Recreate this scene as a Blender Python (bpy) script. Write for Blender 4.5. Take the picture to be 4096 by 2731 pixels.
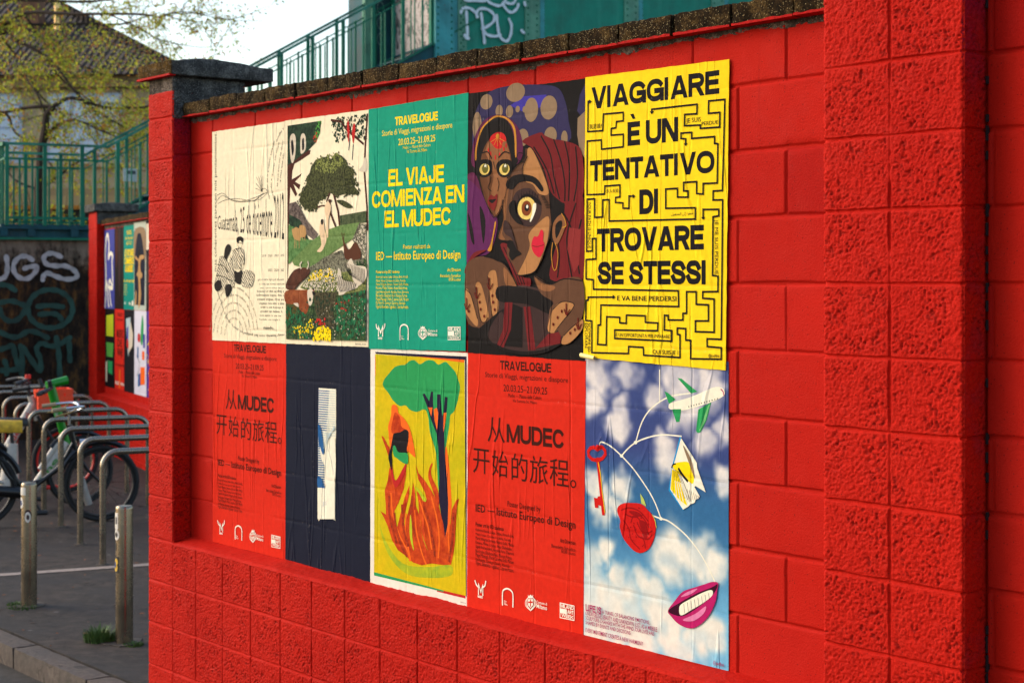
import bpy, bmesh, math, random
import numpy as np
from mathutils import Vector, Matrix
for _o in list(bpy.data.objects): bpy.data.objects.remove(_o)
SC = bpy.context.scene
COL = SC.collection
R = math.radians
# ---------------------------------------------------------------- camera
cam = bpy.data.cameras.new('camera'); co = bpy.data.objects.new('camera', cam); COL.objects.link(co)
co.location = (0, 0, 2.1); co.rotation_euler = (R(90), 0, 0)
cam.sensor_width = 36; cam.lens = 36 * 6750 / 4096
cam.shift_y = -(1365.5 - 1135) / 4096
cam.clip_start = .05; cam.clip_end = 2000
cam.dof.use_dof = True; cam.dof.focus_distance = 5.8; cam.dof.aperture_fstop = 6.0
SC.camera = co
# ---------------------------------------------------------------- light
SUN_AZ, SUN_EL = R(-74), R(28)
world = bpy.data.worlds.new('World'); SC.world = world; world.use_nodes = True
wn = world.node_tree; bg = wn.nodes['Background']
sky = wn.nodes.new('ShaderNodeTexSky'); sky.sky_type = 'NISHITA'; sky.sun_disc = False
sky.sun_elevation = SUN_EL; sky.sun_rotation = SUN_AZ; sky.dust_density = 2.2; sky.air_density = 1.2; sky.ozone_density = 1.0
wn.links.new(sky.outputs[0], bg.inputs[0]); bg.inputs[1].default_value = .15
sl = bpy.data.lights.new('sun', 'SUN'); so = bpy.data.objects.new('sun', sl); COL.objects.link(so)
sl.energy = .56; sl.angle = R(50); sl.color = (1, .97, .91)
sd = Vector((math.sin(SUN_AZ) * math.cos(SUN_EL), math.cos(SUN_AZ) * math.cos(SUN_EL), math.sin(SUN_EL)))
so.rotation_euler = sd.to_track_quat('Z', 'Y').to_euler(); so.location = (-8, 2, 9)
SC.view_settings.view_transform = 'Standard'; SC.view_settings.look = 'None'
SC.view_settings.exposure = 1.07; SC.view_settings.gamma = 1
SC.cycles.max_bounces = 6; SC.cycles.use_denoising = True

# ---------------------------------------------------------------- helpers
def srgb(c):
    return tuple(((v / 255) / 12.92 if v / 255 <= .04045 else ((v / 255 + .055) / 1.055) ** 2.4) for v in c) + (1,)
class NT:
    def __init__(s, mat): s.t = mat.node_tree; s.n = s.t.nodes
    def new(s, typ, **k):
        nd = s.n.new(typ)
        for a, b in k.items(): setattr(nd, a, b)
        return nd
    def set(s, sock, v):
        if hasattr(v, 'is_output') or isinstance(v, bpy.types.NodeSocket): s.t.links.new(v, sock)
        else: sock.default_value = v
    def math(s, op, a, b=0.0, c=None):
        nd = s.new('ShaderNodeMath', operation=op); s.set(nd.inputs[0], a); s.set(nd.inputs[1], b)
        if c is not None: s.set(nd.inputs[2], c)
        return nd.outputs[0]
    def noise(s, vec, scale, detail=2, rough=.5, dist=0):
        nd = s.new('ShaderNodeTexNoise'); s.set(nd.inputs['Vector'], vec)
        nd.inputs['Scale'].default_value = scale; nd.inputs['Detail'].default_value = detail; nd.inputs['Roughness'].default_value = rough
        nd.inputs['Distortion'].default_value = dist
        return nd.outputs['Fac']
    def ramp(s, f, stops, interp='LINEAR'):
        nd = s.new('ShaderNodeValToRGB'); s.set(nd.inputs[0], f); r = nd.color_ramp; r.interpolation = interp
        while len(r.elements) < len(stops): r.elements.new(.5)
        for e, (p, c) in zip(r.elements, stops): e.position = p; e.color = c if len(c) == 4 else tuple(c) + (1,)
        return nd.outputs[0]
    def mix(s, f, a, b, mode='MIX'):
        nd = s.new('ShaderNodeMix', data_type='RGBA', blend_type=mode); s.set(nd.inputs[0], f); s.set(nd.inputs[6], a); s.set(nd.inputs[7], b)
        return nd.outputs[2]
    def mapr(s, v, a, b, c, d):
        nd = s.new('ShaderNodeMapRange'); s.set(nd.inputs[0], v)
        for i, x in enumerate((a, b, c, d)): nd.inputs[i + 1].default_value = x
        return nd.outputs[0]
    def bump(s, h, dist=.01, strength=1.0, normal=None):
        nd = s.new('ShaderNodeBump'); s.set(nd.inputs['Height'], h); nd.inputs['Distance'].default_value = dist; nd.inputs['Strength'].default_value = strength
        if normal is not None: s.set(nd.inputs['Normal'], normal)
        return nd.outputs[0]
    def obj(s, o=None):
        nd = s.new('ShaderNodeTexCoord')
        if o is not None: nd.object = o
        return nd.outputs['Object']
    def map(s, vec, scale=(1, 1, 1), loc=(0, 0, 0)):
        nd = s.new('ShaderNodeMapping'); s.set(nd.inputs[0], vec); nd.inputs['Scale'].default_value = scale; nd.inputs['Location'].default_value = loc
        return nd.outputs[0]
MATS = {}
def newmat(name):
    m = bpy.data.materials.new(name); m.use_nodes = True
    return m, NT(m), m.node_tree.nodes['Principled BSDF']
def plain(name, c, rough=.6, metal=0, var=.12, scale=20, bump=0, spec=.5):
    if name in MATS: return MATS[name]
    m, t, b = newmat(name); v = t.obj(); n = t.noise(v, scale, 3)
    cc = srgb(c); lo = tuple(x * (1 - var) for x in cc[:3]) + (1,); hi = tuple(min(1, x * (1 + var)) for x in cc[:3]) + (1,)
    t.set(b.inputs['Base Color'], t.ramp(n, [(.3, lo), (.7, hi)])); b.inputs['Roughness'].default_value = rough; b.inputs['Metallic'].default_value = metal
    b.inputs['Specular IOR Level'].default_value = spec
    if bump: t.set(b.inputs['Normal'], t.bump(t.noise(v, scale * 6, 3), bump))
    MATS[name] = m; return m

class MB:
    def __init__(s): s.v = []; s.f = []; s.m = []
    def add(s, vs, fs, mi=0):
        k = len(s.v); s.v += [tuple(p) for p in vs]; s.f += [tuple(i + k for i in f) for f in fs]; s.m += [mi] * len(fs); return s
    def box(s, x0, x1, y0, y1, z0, z1, mi=0):
        return s.add([(x0, y0, z0), (x1, y0, z0), (x1, y1, z0), (x0, y1, z0), (x0, y0, z1), (x1, y0, z1), (x1, y1, z1), (x0, y1, z1)],
                     [(0, 3, 2, 1), (4, 5, 6, 7), (0, 1, 5, 4), (1, 2, 6, 5), (2, 3, 7, 6), (3, 0, 4, 7)], mi)
    def bar(s, p, q, w, h, mi=0):   # rectangular bar between two points, w sideways, h upwards
        p = Vector(p); q = Vector(q); d = (q - p).normalized(); up = Vector((0, 0, 1)) if abs(d.z) < .95 else Vector((0, 1, 0))
        a = d.cross(up).normalized() * w / 2; b = a.cross(d).normalized() * h / 2
        return s.add([p - a - b, p + a - b, p + a + b, p - a + b, q - a - b, q + a - b, q + a + b, q - a + b],
                     [(0, 1, 2, 3), (7, 6, 5, 4), (0, 4, 5, 1), (1, 5, 6, 2), (2, 6, 7, 3), (3, 7, 4, 0)], mi)
    def tube(s, pts, r, n=8, mi=0, cap=True):
        pts = [Vector(p) for p in pts]; k = len(pts); rr = r if isinstance(r, (list, tuple)) else [r] * k
        d0 = (pts[1] - pts[0]).normalized(); a = d0.orthogonal().normalized(); vs = []; fs = []
        for i in range(k):
            d = (pts[min(i + 1, k - 1)] - pts[max(i - 1, 0)])
            d = d.normalized() if d.length > 1e-9 else d0
            a = (a - d * a.dot(d)); a = a.normalized() if a.length > 1e-6 else d.orthogonal().normalized()
            b = d.cross(a)
            for j in range(n):
                t = 2 * math.pi * j / n; vs.append(pts[i] + (a * math.cos(t) + b * math.sin(t)) * rr[i])
        for i in range(k - 1):
            for j in range(n):
                fs.append((i * n + j, i * n + (j + 1) % n, (i + 1) * n + (j + 1) % n, (i + 1) * n + j))
        if cap: fs += [tuple(range(n - 1, -1, -1)), tuple((k - 1) * n + j for j in range(n))]
        return s.add(vs, fs, mi)
    def lathe(s, c, prof, n=24, mi=0):   # profile of (radius, height) round a vertical axis
        vs = []; fs = []; k = len(prof)
        for r, z in prof:
            for j in range(n): t = 2 * math.pi * j / n; vs.append((c[0] + r * math.cos(t), c[1] + r * math.sin(t), c[2] + z))
        for i in range(k - 1):
            for j in range(n): fs.append((i * n + j, i * n + (j + 1) % n, (i + 1) * n + (j + 1) % n, (i + 1) * n + j))
        fs += [tuple(range(n - 1, -1, -1)), tuple((k - 1) * n + j for j in range(n))]
        return s.add(vs, fs, mi)
    def torus(s, c, r, q, ax='y', n=28, k=8, mi=0):
        pts = []
        for i in range(n + 1):
            t = 2 * math.pi * i / n; u, w = r * math.cos(t), r * math.sin(t)
            pts.append((c[0] + u, c[1], c[2] + w) if ax == 'y' else (c[0] + u, c[1] + w, c[2]))
        return s.tube(pts, q, k, mi, False)
    def build(s, name, mats, parent=None, smooth=False, bevel=0):
        me = bpy.data.meshes.new(name); me.from_pydata(s.v, [], s.f)
        for m in (mats if isinstance(mats, (list, tuple)) else [mats]): me.materials.append(m)
        me.polygons.foreach_set('material_index', s.m)
        if smooth: me.polygons.foreach_set('use_smooth', [True] * len(s.f))
        me.update(); o = bpy.data.objects.new(name, me); COL.objects.link(o)
        if parent is not None: o.parent = parent
        if bevel:
            b = bmesh.new(); b.from_mesh(me); bmesh.ops.bevel(b, geom=b.edges[:], offset=bevel, segments=2, affect='EDGES', profile=.6); b.to_mesh(me); b.free()
        if smooth:
            try: me.set_sharp_from_angle(angle=R(45))
            except Exception: pass
        return o
def tag(o, label=None, cat=None, group=None, kind=None):
    for k, v in (('label', label), ('category', cat), ('group', group), ('kind', kind)):
        if v: o[k] = v
    return o
def empty(name, loc, rz=0):
    e = bpy.data.objects.new(name, None); COL.objects.link(e); e.location = loc; e.rotation_euler = (0, 0, rz); e.empty_display_size = .2; return e
def smoothpts(p, closed=True, k=4):
    n = len(p); out = []
    for i in range(n if closed else n - 1):
        g = (lambda j: p[j % n]) if closed else (lambda j: p[max(0, min(n - 1, j))])
        a, b, c, d = g(i - 1), g(i), g(i + 1), g(i + 2)
        for s in range(k):
            t = s / k; out.append(tuple(.5 * (2 * b[x] + (c[x] - a[x]) * t + (2 * a[x] - 5 * b[x] + 4 * c[x] - d[x]) * t * t + (3 * b[x] - a[x] - 3 * c[x] + d[x]) * t ** 3) for x in range(len(b))))
    if not closed: out.append(tuple(p[-1]))
    return out
def vnoise(x, y, seed=0):
    xi = np.floor(x).astype(np.int64); yi = np.floor(y).astype(np.int64); fx = x - xi; fy = y - yi
    fx = fx * fx * (3 - 2 * fx); fy = fy * fy * (3 - 2 * fy)
    def h(a, b):
        n = (a * 374761393 + b * 668265263 + seed * 974634777) & 0x7fffffff
        n = ((n ^ (n >> 13)) * 1274126177) & 0x7fffffff
        return ((n ^ (n >> 16)) & 0xffff) / 65535.0
    return (h(xi, yi) * (1 - fx) + h(xi + 1, yi) * fx) * (1 - fy) + (h(xi, yi + 1) * (1 - fx) + h(xi + 1, yi + 1) * fx) * fy
def sstep(a, b, x): t = np.clip((x - a) / (b - a), 0, 1); return t * t * (3 - 2 * t)
def gridmesh(name, us, vs, fn, mat, parent, flip=False):
    U, V = np.meshgrid(us, vs); res = fn(U, V); P, pit = res[0], res[1]; nu, nv = len(us), len(vs)
    me = bpy.data.meshes.new(name); me.vertices.add(nu * nv); me.vertices.foreach_set('co', P.reshape(-1, 3).astype(np.float32).ravel())
    idx = np.arange(nu * nv).reshape(nv, nu); q = np.stack([idx[:-1, :-1], idx[:-1, 1:], idx[1:, 1:], idx[1:, :-1]], -1).reshape(-1, 4)
    if flip: q = q[:, ::-1]
    nf = len(q); me.loops.add(nf * 4); me.loops.foreach_set('vertex_index', q.ravel().astype(np.int32))
    me.polygons.add(nf); me.polygons.foreach_set('loop_start', np.arange(0, nf * 4, 4, dtype=np.int32)); me.polygons.foreach_set('loop_total', np.full(nf, 4, np.int32))
    me.polygons.foreach_set('use_smooth', np.ones(nf, bool)); me.update(calc_edges=True); me.validate()
    at = me.attributes.new('pit', 'FLOAT', 'POINT'); at.data.foreach_set('value', pit.ravel().astype(np.float32))
    if len(res) > 2: at = me.attributes.new('tone', 'FLOAT', 'POINT'); at.data.foreach_set('value', res[2].ravel().astype(np.float32))
    me.materials.append(mat); o = bpy.data.objects.new(name, me); COL.objects.link(o); o.parent = parent; return o

# ---------------------------------------------------------------- wall frames and wall materials
WALL = empty('poster_wall', (.935, 5.10, 0), math.atan2(-.7852, .6193))
tag(WALL, 'long red painted block wall in front carrying the ten large posters', 'wall')
WALL2 = empty('poster_wall', (-5.40, 21.99, 0), math.atan2(-.907, .42))
tag(WALL2, 'red block wall far behind the bike racks with a narrow row of small looking posters', 'wall')

def paint_mat(name, purple=False):
    m, t, b = newmat(name); v = t.obj(WALL)
    n1 = t.noise(v, 1.7, 4, .6); n2 = t.noise(v, 9, 5, .65); n3 = t.noise(t.map(v, (1, 1, .25)), 26, 4, .7)
    c = t.ramp(n1, [(.3, srgb((172, 20, 9))), (.72, srgb((186, 28, 14)))])
    c = t.mix(t.mapr(n2, .56, .8, 0, .26), c, srgb((186, 58, 46)))
    c = t.mix(t.mapr(n3, .68, .82, 0, .13), c, srgb((174, 66, 54)))
    if purple:
        z = t.new('ShaderNodeSeparateXYZ'); t.set(z.inputs[0], v)
        f = t.math('ADD', t.mapr(z.outputs[2], 2.58, 3.0, 0, 1), t.mapr(n2, .3, .7, -.3, .3)); f = t.math('MULTIPLY', f, .7)
        c = t.mix(f, c, srgb((80, 6, 52)))
    tn = t.new('ShaderNodeAttribute', attribute_name='tone'); c = t.mix(t.mapr(tn.outputs['Fac'], .05, .5, 0, .5), c, srgb((182, 30, 22))); c = t.mix(t.mapr(tn.outputs['Fac'], -.05, -.5, 0, .55), c, srgb((148, 10, 8)))
    drip = t.mapr(t.noise(t.map(v, (22, 1, .7)), 1, 3, .6, .3), .62, .74, 0, .32); c = t.mix(t.math('MULTIPLY', drip, t.mapr(n1, .45, .6, 0, 1)), c, srgb((128, 14, 10)))
    at = t.new('ShaderNodeAttribute', attribute_name='pit')
    c = t.mix(at.outputs['Fac'], c, srgb((58, 14, 12)))
    sp = t.new('ShaderNodeTexVoronoi'); t.set(sp.inputs['Vector'], v); sp.inputs['Scale'].default_value = 95
    rnd = t.new('ShaderNodeSeparateColor'); t.set(rnd.inputs[0], sp.outputs['Color'])
    spk = t.math('MULTIPLY', t.math('LESS_THAN', sp.outputs['Distance'], .17), t.math('GREATER_THAN', rnd.outputs[0], .74))
    c = t.mix(t.math('MULTIPLY', spk, .75), c, srgb((50, 16, 14)))
    t.set(b.inputs['Base Color'], c); t.set(b.inputs['Roughness'], t.mapr(n2, .3, .7, .6, .8)); b.inputs['Specular IOR Level'].default_value = .06
    t.set(b.inputs['Normal'], t.bump(t.noise(v, 150, 5, .65), .0035, .8))
    return m
RED = paint_mat('red_masonry_paint'); RED_P = paint_mat('red_masonry_paint_with_purple_overspray', True)
def concrete_mat(name, c0, c1, c2, speck, scale=1, bd=.006):
    m, t, b = newmat(name); v = t.obj(WALL); n = t.noise(v, 14 * scale, 6, .7); n2 = t.noise(v, 120 * scale, 4, .7)
    c = t.ramp(t.math('ADD', t.math('MULTIPLY', n, .6), t.math('MULTIPLY', n2, .4)), [(.36, srgb(c0)), (.5, srgb(c1)), (.63, srgb(c2))])
    vo = t.new('ShaderNodeTexVoronoi'); t.set(vo.inputs['Vector'], v); vo.inputs['Scale'].default_value = 190
    rnd = t.new('ShaderNodeSeparateColor'); t.set(rnd.inputs[0], vo.outputs['Color'])
    k = t.math('MULTIPLY', t.math('LESS_THAN', vo.outputs['Distance'], .34), t.math('GREATER_THAN', rnd.outputs[0], .72))
    c = t.mix(t.math('MULTIPLY', k, .6), c, srgb(speck))
    t.set(b.inputs['Base Color'], c); b.inputs['Roughness'].default_value = .92; b.inputs['Specular IOR Level'].default_value = .05
    t.set(b.inputs['Normal'], t.bump(t.math('ADD', n2, t.math('MULTIPLY', n, .5)), bd, 1)); return m
COPING = concrete_mat('weathered_coping_concrete', (16, 12, 8), (44, 32, 18), (92, 70, 38), (168, 146, 104))
BARE = concrete_mat('blackened_concrete', (42, 41, 41), (68, 66, 65), (108, 105, 101), (160, 158, 152))
MORTAR = concrete_mat('bare_mortar', (40, 34, 30), (82, 72, 64), (140, 124, 112), (170, 155, 140))
RIM = plain('bright_red_rim_paint', (168, 9, 5), .75, var=.25, scale=60, bump=.002, spec=.1)

def adapt(a, b, marks, fine, coarse, reach):
    s = {round(a, 5), round(b, 5)}; x = a
    while x < b: s.add(round(x, 5)); x += coarse
    for m in marks:
        for k in range(-int(reach / fine), int(reach / fine) + 1):
            y = m + k * fine
            if a < y < b: s.add(round(y, 5))
    s = sorted(s); out = [s[0]]
    for y in s[1:-1]:
        if y - out[-1] > fine * .45: out.append(y)
    out.append(s[-1]); return np.array(out)
def near(x, pitch, off): q = (x - off) / pitch; return np.abs(q - np.round(q)) * pitch
def joint_h(d, half=.0055, depth=.007): return -depth * (1 - sstep(half * .55, half * 1.7, d))
def rough_h(a, z, amp, seed=1):
    wx = a + .002 * (vnoise(a * 60, z * 60, seed + 8) - .5); wz = z + .002 * (vnoise(a * 60, z * 60, seed + 9) - .5)
    n = vnoise(wx * 150 + wz * 40, wz * 165 - wx * 30, seed) * .58 + vnoise(wx * 270, wz * 270, seed + 1) * .42 + vnoise(a * 34, z * 34, seed + 2) * .16
    pits = sstep(.66, .84, vnoise(wx * 135, wz * 150, seed + 5)) * sstep(.3, .62, vnoise(a * 14, z * 14, seed + 6))
    n = sstep(.22, .78, n)
    return (n - .62) * amp * .8 - pits * amp * .75, pits
def edge_round(a, lo, hi, r=.008): d = np.minimum(a - lo, hi - a); return -r * (1 - sstep(0, r * 1.3, d)) * .6
def panel_face(name, parent, a0, a1, z0, z1, mat, voff=-.142, vp=.41, o=0, phase=1, fine=.0032, coarse=.022, jz=0, seed=3):
    zs = adapt(z0, z1, [jz + k * .21 for k in range(0, 18)], fine, coarse, .014)
    us = adapt(a0, a1, [voff + k * vp / 2 for k in range(-40, 20)], fine, coarse, .012)
    def fn(A, Z):
        wob = (vnoise(A * 9, Z * 9, seed) - .5) * .006 + (vnoise(A * 60, Z * 60, seed + 1) - .5) * .003
        row = np.floor((Z - jz) / .21 + 1e-6); off = voff + np.where((row % 2) == phase, 0, vp / 2)
        dz = np.abs((Z - jz) / .21 - np.round((Z - jz) / .21)) * .21
        dv = near(A, vp, off); h = np.minimum(joint_h(np.abs(dz + wob)), joint_h(np.abs(dv + wob * .6), .004, .006))
        h = h + (vnoise(A * 30, Z * 30, seed + 2) - .5) * .0016 + (vnoise(A * 110, Z * 110, seed + 4) - .5) * .0009
        blk = vnoise(np.floor((A - off) / vp) * 3.7 + row * 11.3, row * 5.1, seed + 9); h = h + (blk - .5) * .003
        pit = np.zeros_like(A); tone = (vnoise(np.floor((A - off) / vp) * 7.3 + row * 3.9, row * 9.7, seed + 13) - .5) + .3 * (vnoise(np.floor((A - off) / vp) * 2.9 + row * 5.3, row * 4.1, seed + 23) - .5)
        return np.stack([A, -(o + h), Z], -1), pit, tone
    return gridmesh(name, us, zs, fn, mat, parent)
def rough_face(name, parent, a0, a1, z0, z1, mat, o, vmarks, axis='x', x=0, step=.003, amp=.0045, jz=0, seed=11, zm=None):
    zm = zm if zm is not None else [jz + k * .21 for k in range(0, 18)]
    us = adapt(a0, a1, vmarks, .0028, step, .012); zs = adapt(z0, z1, zm, .0028, step, .012)
    vm = np.array(vmarks if len(vmarks) else [99.]); zmm = np.array(zm)
    def fn(A, Z):
        wob = (vnoise(A * 12, Z * 12, seed) - .5) * .006 + (vnoise(A * 70, Z * 70, seed + 3) - .5) * .003
        dv = np.min(np.abs(A[..., None] - vm), -1); dz = np.min(np.abs(Z[..., None] - zmm), -1)
        j = np.minimum(joint_h(np.abs(dv + wob), .0036, .0065), joint_h(np.abs(dz + wob), .004, .0075))
        k = sstep(.004, .018, np.minimum(dv, dz)); r, p = rough_h(A, Z, amp, seed); h = j + r * (.25 + .75 * k) + edge_round(A, a0, a1) + edge_round(Z, z0 - .2, z1)
        if axis == 'x': return np.stack([A, -(o + h), Z], -1), p * k * .42
        return np.stack([x + h, A, Z], -1), p * k * .42
    return gridmesh(name, us, zs, fn, mat, parent)
def ledge_face(name, parent, a0, a1, y0, y1, z0, z1, mat, seed=21, step=.009):
    us = np.arange(a0, a1 + step, step); vs = np.linspace(y0, y1, 16)
    def fn(A, Y):
        t = (Y - y0) / (y1 - y0); h = (vnoise(A * 90, Y * 90, seed) - .5) * .004 + (vnoise(A * 8, Y * 8, seed) - .5) * .006 - .007 * (1 - sstep(0, .13, t))
        return np.stack([A, Y, z0 + (z1 - z0) * t + h], -1), np.zeros_like(A)
    return gridmesh(name, us, vs, fn, mat, parent)
def rough_blocks(name, boxes, mat, parent, amp=.004, cell=.02, seed=0, edge=.005):
    vs = []; fs = []
    for bi, (x0, x1, y0, y1, z0, z1, fz) in enumerate(boxes):
        bm = bmesh.new(); bmesh.ops.create_cube(bm, size=1)
        for ax, L in ((0, x1 - x0), (1, y1 - y0), (2, z1 - z0)):
            cuts = max(1, int(L / cell)) - 1
            if cuts > 0:
                ed = [e for e in bm.edges if abs((e.verts[0].co - e.verts[1].co)[ax]) > .9 or abs((e.verts[0].co - e.verts[1].co)[ax]) > 1e-3 and all(abs((e.verts[0].co - e.verts[1].co)[q]) < 1e-6 for q in range(3) if q != ax)]
                bmesh.ops.subdivide_edges(bm, edges=ed, cuts=cuts, use_grid_fill=True)
        k = len(vs)
        c = np.array([v.co[:] for v in bm.verts]); ext = np.abs(c) > .499
        p = (c + .5) * np.array([x1 - x0, y1 - y0, z1 - z0]) + np.array([x0, y0, z0])
        ne = ext.sum(1); shr = np.where(ne >= 2, edge, 0)[:, None] * np.sign(c) * ext
        s = seed + bi * 17
        d = np.stack([vnoise(p[:, 1] * 55 + s, p[:, 2] * 55, 1), vnoise(p[:, 0] * 55 + s, p[:, 2] * 55, 2), vnoise(p[:, 0] * 55 + s, p[:, 1] * 55, 3)], 1) - .5
        p = p - shr + d * amp * 2 * ext
        if fz: p[:, 2] += fz(p) * (c[:, 2] > .499)
        vs += [tuple(q) for q in p]; fs += [tuple(v.index + k for v in f.verts) for f in bm.faces]; bm.free()
    b = MB(); b.add(vs, fs); return b.build(name, mat, parent, smooth=True)

def mortar_band(parent, a0, a1, zt, o):
    us = np.arange(a0, a1, .008); vs = np.linspace(0, 1, 6)
    def fn(A, V):
        drop = .012 + .014 * vnoise(A * 7, A * 0, 5) + .008 * vnoise(A * 45, A * 0, 6)
        Z = zt - drop * (1 - V); h = o + .006 + (vnoise(A * 80, V * 5, 8) - .5) * .008 - .006 * (1 - V)
        return np.stack([A, -h, Z], -1), np.zeros_like(A)
    return gridmesh('mortar_bed', us, vs, fn, MORTAR, parent)
def coping(parent, a0, a1, zb, th, off=.05, back=.26, pitch=.265, start=0.0):
    bx = []; rims = MB(); x = a0; rr = random.Random(4); first = True
    while x < a1 - .05:
        w = (pitch if not first else pitch - start); first = False; x2 = min(x + w, a1); g = .002 + rr.random() * .0025; dz = rr.uniform(-.004, .004); dy = rr.uniform(-.004, .004)
        bx.append((x + g, x2 - g, -off + dy, back, zb + dz * .4, zb + th + dz, None))
        n = 10; lo = [(x + g + (x2 - x - 2 * g) * i / n) for i in range(n + 1)]
        top = [zb + dz * .4 + .002 + rr.random() * .0045 for _ in lo]; y = -off + dy - .0035
        v = [(q, y, zb - .0035) for q in lo] + [(q, y, t) for q, t in zip(lo, top)] + [(q, -off + .045, zb - .0045) for q in lo]
        f = [(i, i + 1, n + 2 + i, n + 1 + i) for i in range(n)] + [(i + 1, i, 2 * n + 2 + i, 2 * n + 3 + i) for i in range(n)]
        rims.add(v, f); x = x2
    o = rough_blocks('coping', bx, COPING, parent, .0036, .012, 40, .0022)
    r = rims.build('painted_rim', RIM, o); return o
def cap(parent, a0, a1, y0, y1, z0, z1, rim=True):
    ym = y0 + (y1 - y0) * .38
    def arch(p): return -.034 * ((p[:, 1] - ym) / np.where(p[:, 1] < ym, ym - y0, y1 - ym)) ** 2
    o = rough_blocks('cap', [(a0, a1, y0, y1, z0, z1, arch)], BARE_CAP, parent, .003, .02, 77)
    if rim: MB().box(a0 + .006, a1 - .006, y0 - .003, y0 + .03, z0 - .003, z0 + .007).build('painted_rim', RIM, o)
    return o
def cap_mat():
    m, t, b = newmat('pier_cap_concrete'); v = t.obj(WALL); n = t.noise(v, 14, 6, .7); n2 = t.noise(v, 120, 4, .7)
    f = t.math('ADD', t.math('MULTIPLY', n, .6), t.math('MULTIPLY', n2, .4))
    dark = t.ramp(f, [(.36, srgb((46, 45, 44))), (.5, srgb((76, 74, 72))), (.64, srgb((124, 120, 114)))])
    br = t.ramp(f, [(.36, srgb((36, 26, 12))), (.5, srgb((74, 54, 24))), (.64, srgb((122, 92, 44)))])
    g = t.new('ShaderNodeSeparateXYZ'); t.set(g.inputs[0], v)
    k = t.mapr(g.outputs[1], -.132, -.120, 1, 0); moss = t.mapr(t.noise(v, 6, 4, .7), .6, .75, 0, .55)
    c = t.mix(k, t.mix(moss, dark, srgb((66, 70, 34))), br)
    vo = t.new('ShaderNodeTexVoronoi'); t.set(vo.inputs['Vector'], v); vo.inputs['Scale'].default_value = 170; rnd = t.new('ShaderNodeSeparateColor'); t.set(rnd.inputs[0], vo.outputs['Color'])
    c = t.mix(t.math('MULTIPLY', t.math('MULTIPLY', t.math('LESS_THAN', vo.outputs['Distance'], .34), t.math('GREATER_THAN', rnd.outputs[0], .75)), .6), c, srgb((150, 146, 138)))
    t.set(b.inputs['Base Color'], c); b.inputs['Roughness'].default_value = .95; b.inputs['Specular IOR Level'].default_value = .05
    t.set(b.inputs['Normal'], t.bump(t.math('ADD', n2, n), .006)); return m
BARE_CAP = cap_mat()

# ---------------------------------------------------------------- the near wall
panel_face('panel', WALL, -4.05, .10, .84, 2.905, RED, voff=-.142, phase=1)
panel_face('panel', WALL, .60, 2.4, -.14, 3.05, RED, voff=.82, phase=0, seed=33)
MB().box(-4.05, .05, .012, .26, .0, 2.905).box(.1, 2.4, .012, .26, -.14, 3.05).build('masonry_core', RED, WALL)
rough_face('plinth', WALL, -4.055, .10, -.14, .84, RED, .10, [-4.077 + k * .262 for k in range(1, 16)], seed=11)
ledge_face('ledge', WALL, -4.06, .095, -.102, .004, .838, .862, RED)
pr = rough_face('pier', WALL, -4.319, -4.05, -.14, 3.045, RED, .10, [], seed=51, amp=.0032, zm=[.0, .21, .42, .63, .84, 1.05, 1.26, 1.47, 1.68, 1.89, 2.10, 2.31, 2.505, 2.71, 2.915])
rough_face('return_face', pr, -.10, .0, .85, 2.905, RED_P, 0, [], axis='y', x=-4.05, seed=61, amp=.006)
rough_face('bare_top', pr, -.10, .30, 2.905, 3.115, BARE, 0, [], axis='y', x=-4.051, seed=63, amp=.006, zm=[2.905])
MB().box(-4.317, -4.058, -.092, .30, -.14, 3.1).build('masonry_core', RED, pr)
MB().box(-4.310, -4.056, -.0965, -.05, 3.03, 3.112).build('mortar_bed', MORTAR, pr)
cap(pr, -4.372, -4.004, -.136, .44, 3.112, 3.206)
mortar_band(WALL, -4.045, .085, 2.913, .0)
coping(WALL, -4.043, .088, 2.916, .068, start=.0)
pr = rough_face('pier', WALL, .095, .595, -.14, 3.25, RED, .102, [.342], seed=71, amp=.005)
rough_face('return_face', pr, -.102, .0, -.14, 3.25, RED_P, 0, [], axis='y', x=.595, seed=81, amp=.005)
MB().box(.103, .587, -.093, .3, -.14, 3.25).build('masonry_core', RED, pr)
cap(pr, .05, .64, -.14, .42, 3.25, 3.36)
gap = MB(); rr = random.Random(8)
for k in range(60):
    z = .1 + k * .052
    if rr.random() < .62: gap.box(.5955, .5985 + rr.random() * .004, -.006, .0035, z, z + .02 + rr.random() * .03)
gap.build('open_joint', plain('dark_gap', (26, 10, 10), .9), WALL)
# ---------------------------------------------------------------- the far wall
panel_face('panel', WALL2, .45, 5.0, .70, 2.83, RED, fine=.008, coarse=.06, jz=-.035)
MB().box(.4, 5.0, .015, .3, 0, 2.83).build('masonry_core', RED, WALL2)
rough_face('plinth', WALL2, -.07, 5.0, .0, .70, RED, .10, [-.07 + k * .262 for k in range(1, 20)], step=.02, amp=.006, jz=.07)
ledge_face('ledge', WALL2, .45, 5.0, -.102, .004, .698, .72, RED, step=.03)
pr = rough_face('pier', WALL2, -.07, .47, .70, 3.0, RED, .103, [.2], step=.02, amp=.005, jz=.07)
rough_face('return_face', pr, -.103, .3, .70, 2.86, RED, 0, [], axis='y', x=.47, step=.02, amp=.005)
rough_face('bare_top', pr, -.103, .3, 2.86, 3.02, BARE, 0, [], axis='y', x=.468, step=.02, amp=.005, zm=[2.86])
MB().box(-.068, .46, -.094, .3, .0, 3.02).build('masonry_core', RED, pr)
cap(pr, -.12, .53, -.15, .42, 3.02, 3.14, False)
MB().box(.475, 5.0, -.006, .02, 2.80, 2.845).build('mortar_bed', MORTAR, WALL2)
coping(WALL2, .478, 5.0, 2.846, .07)
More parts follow.
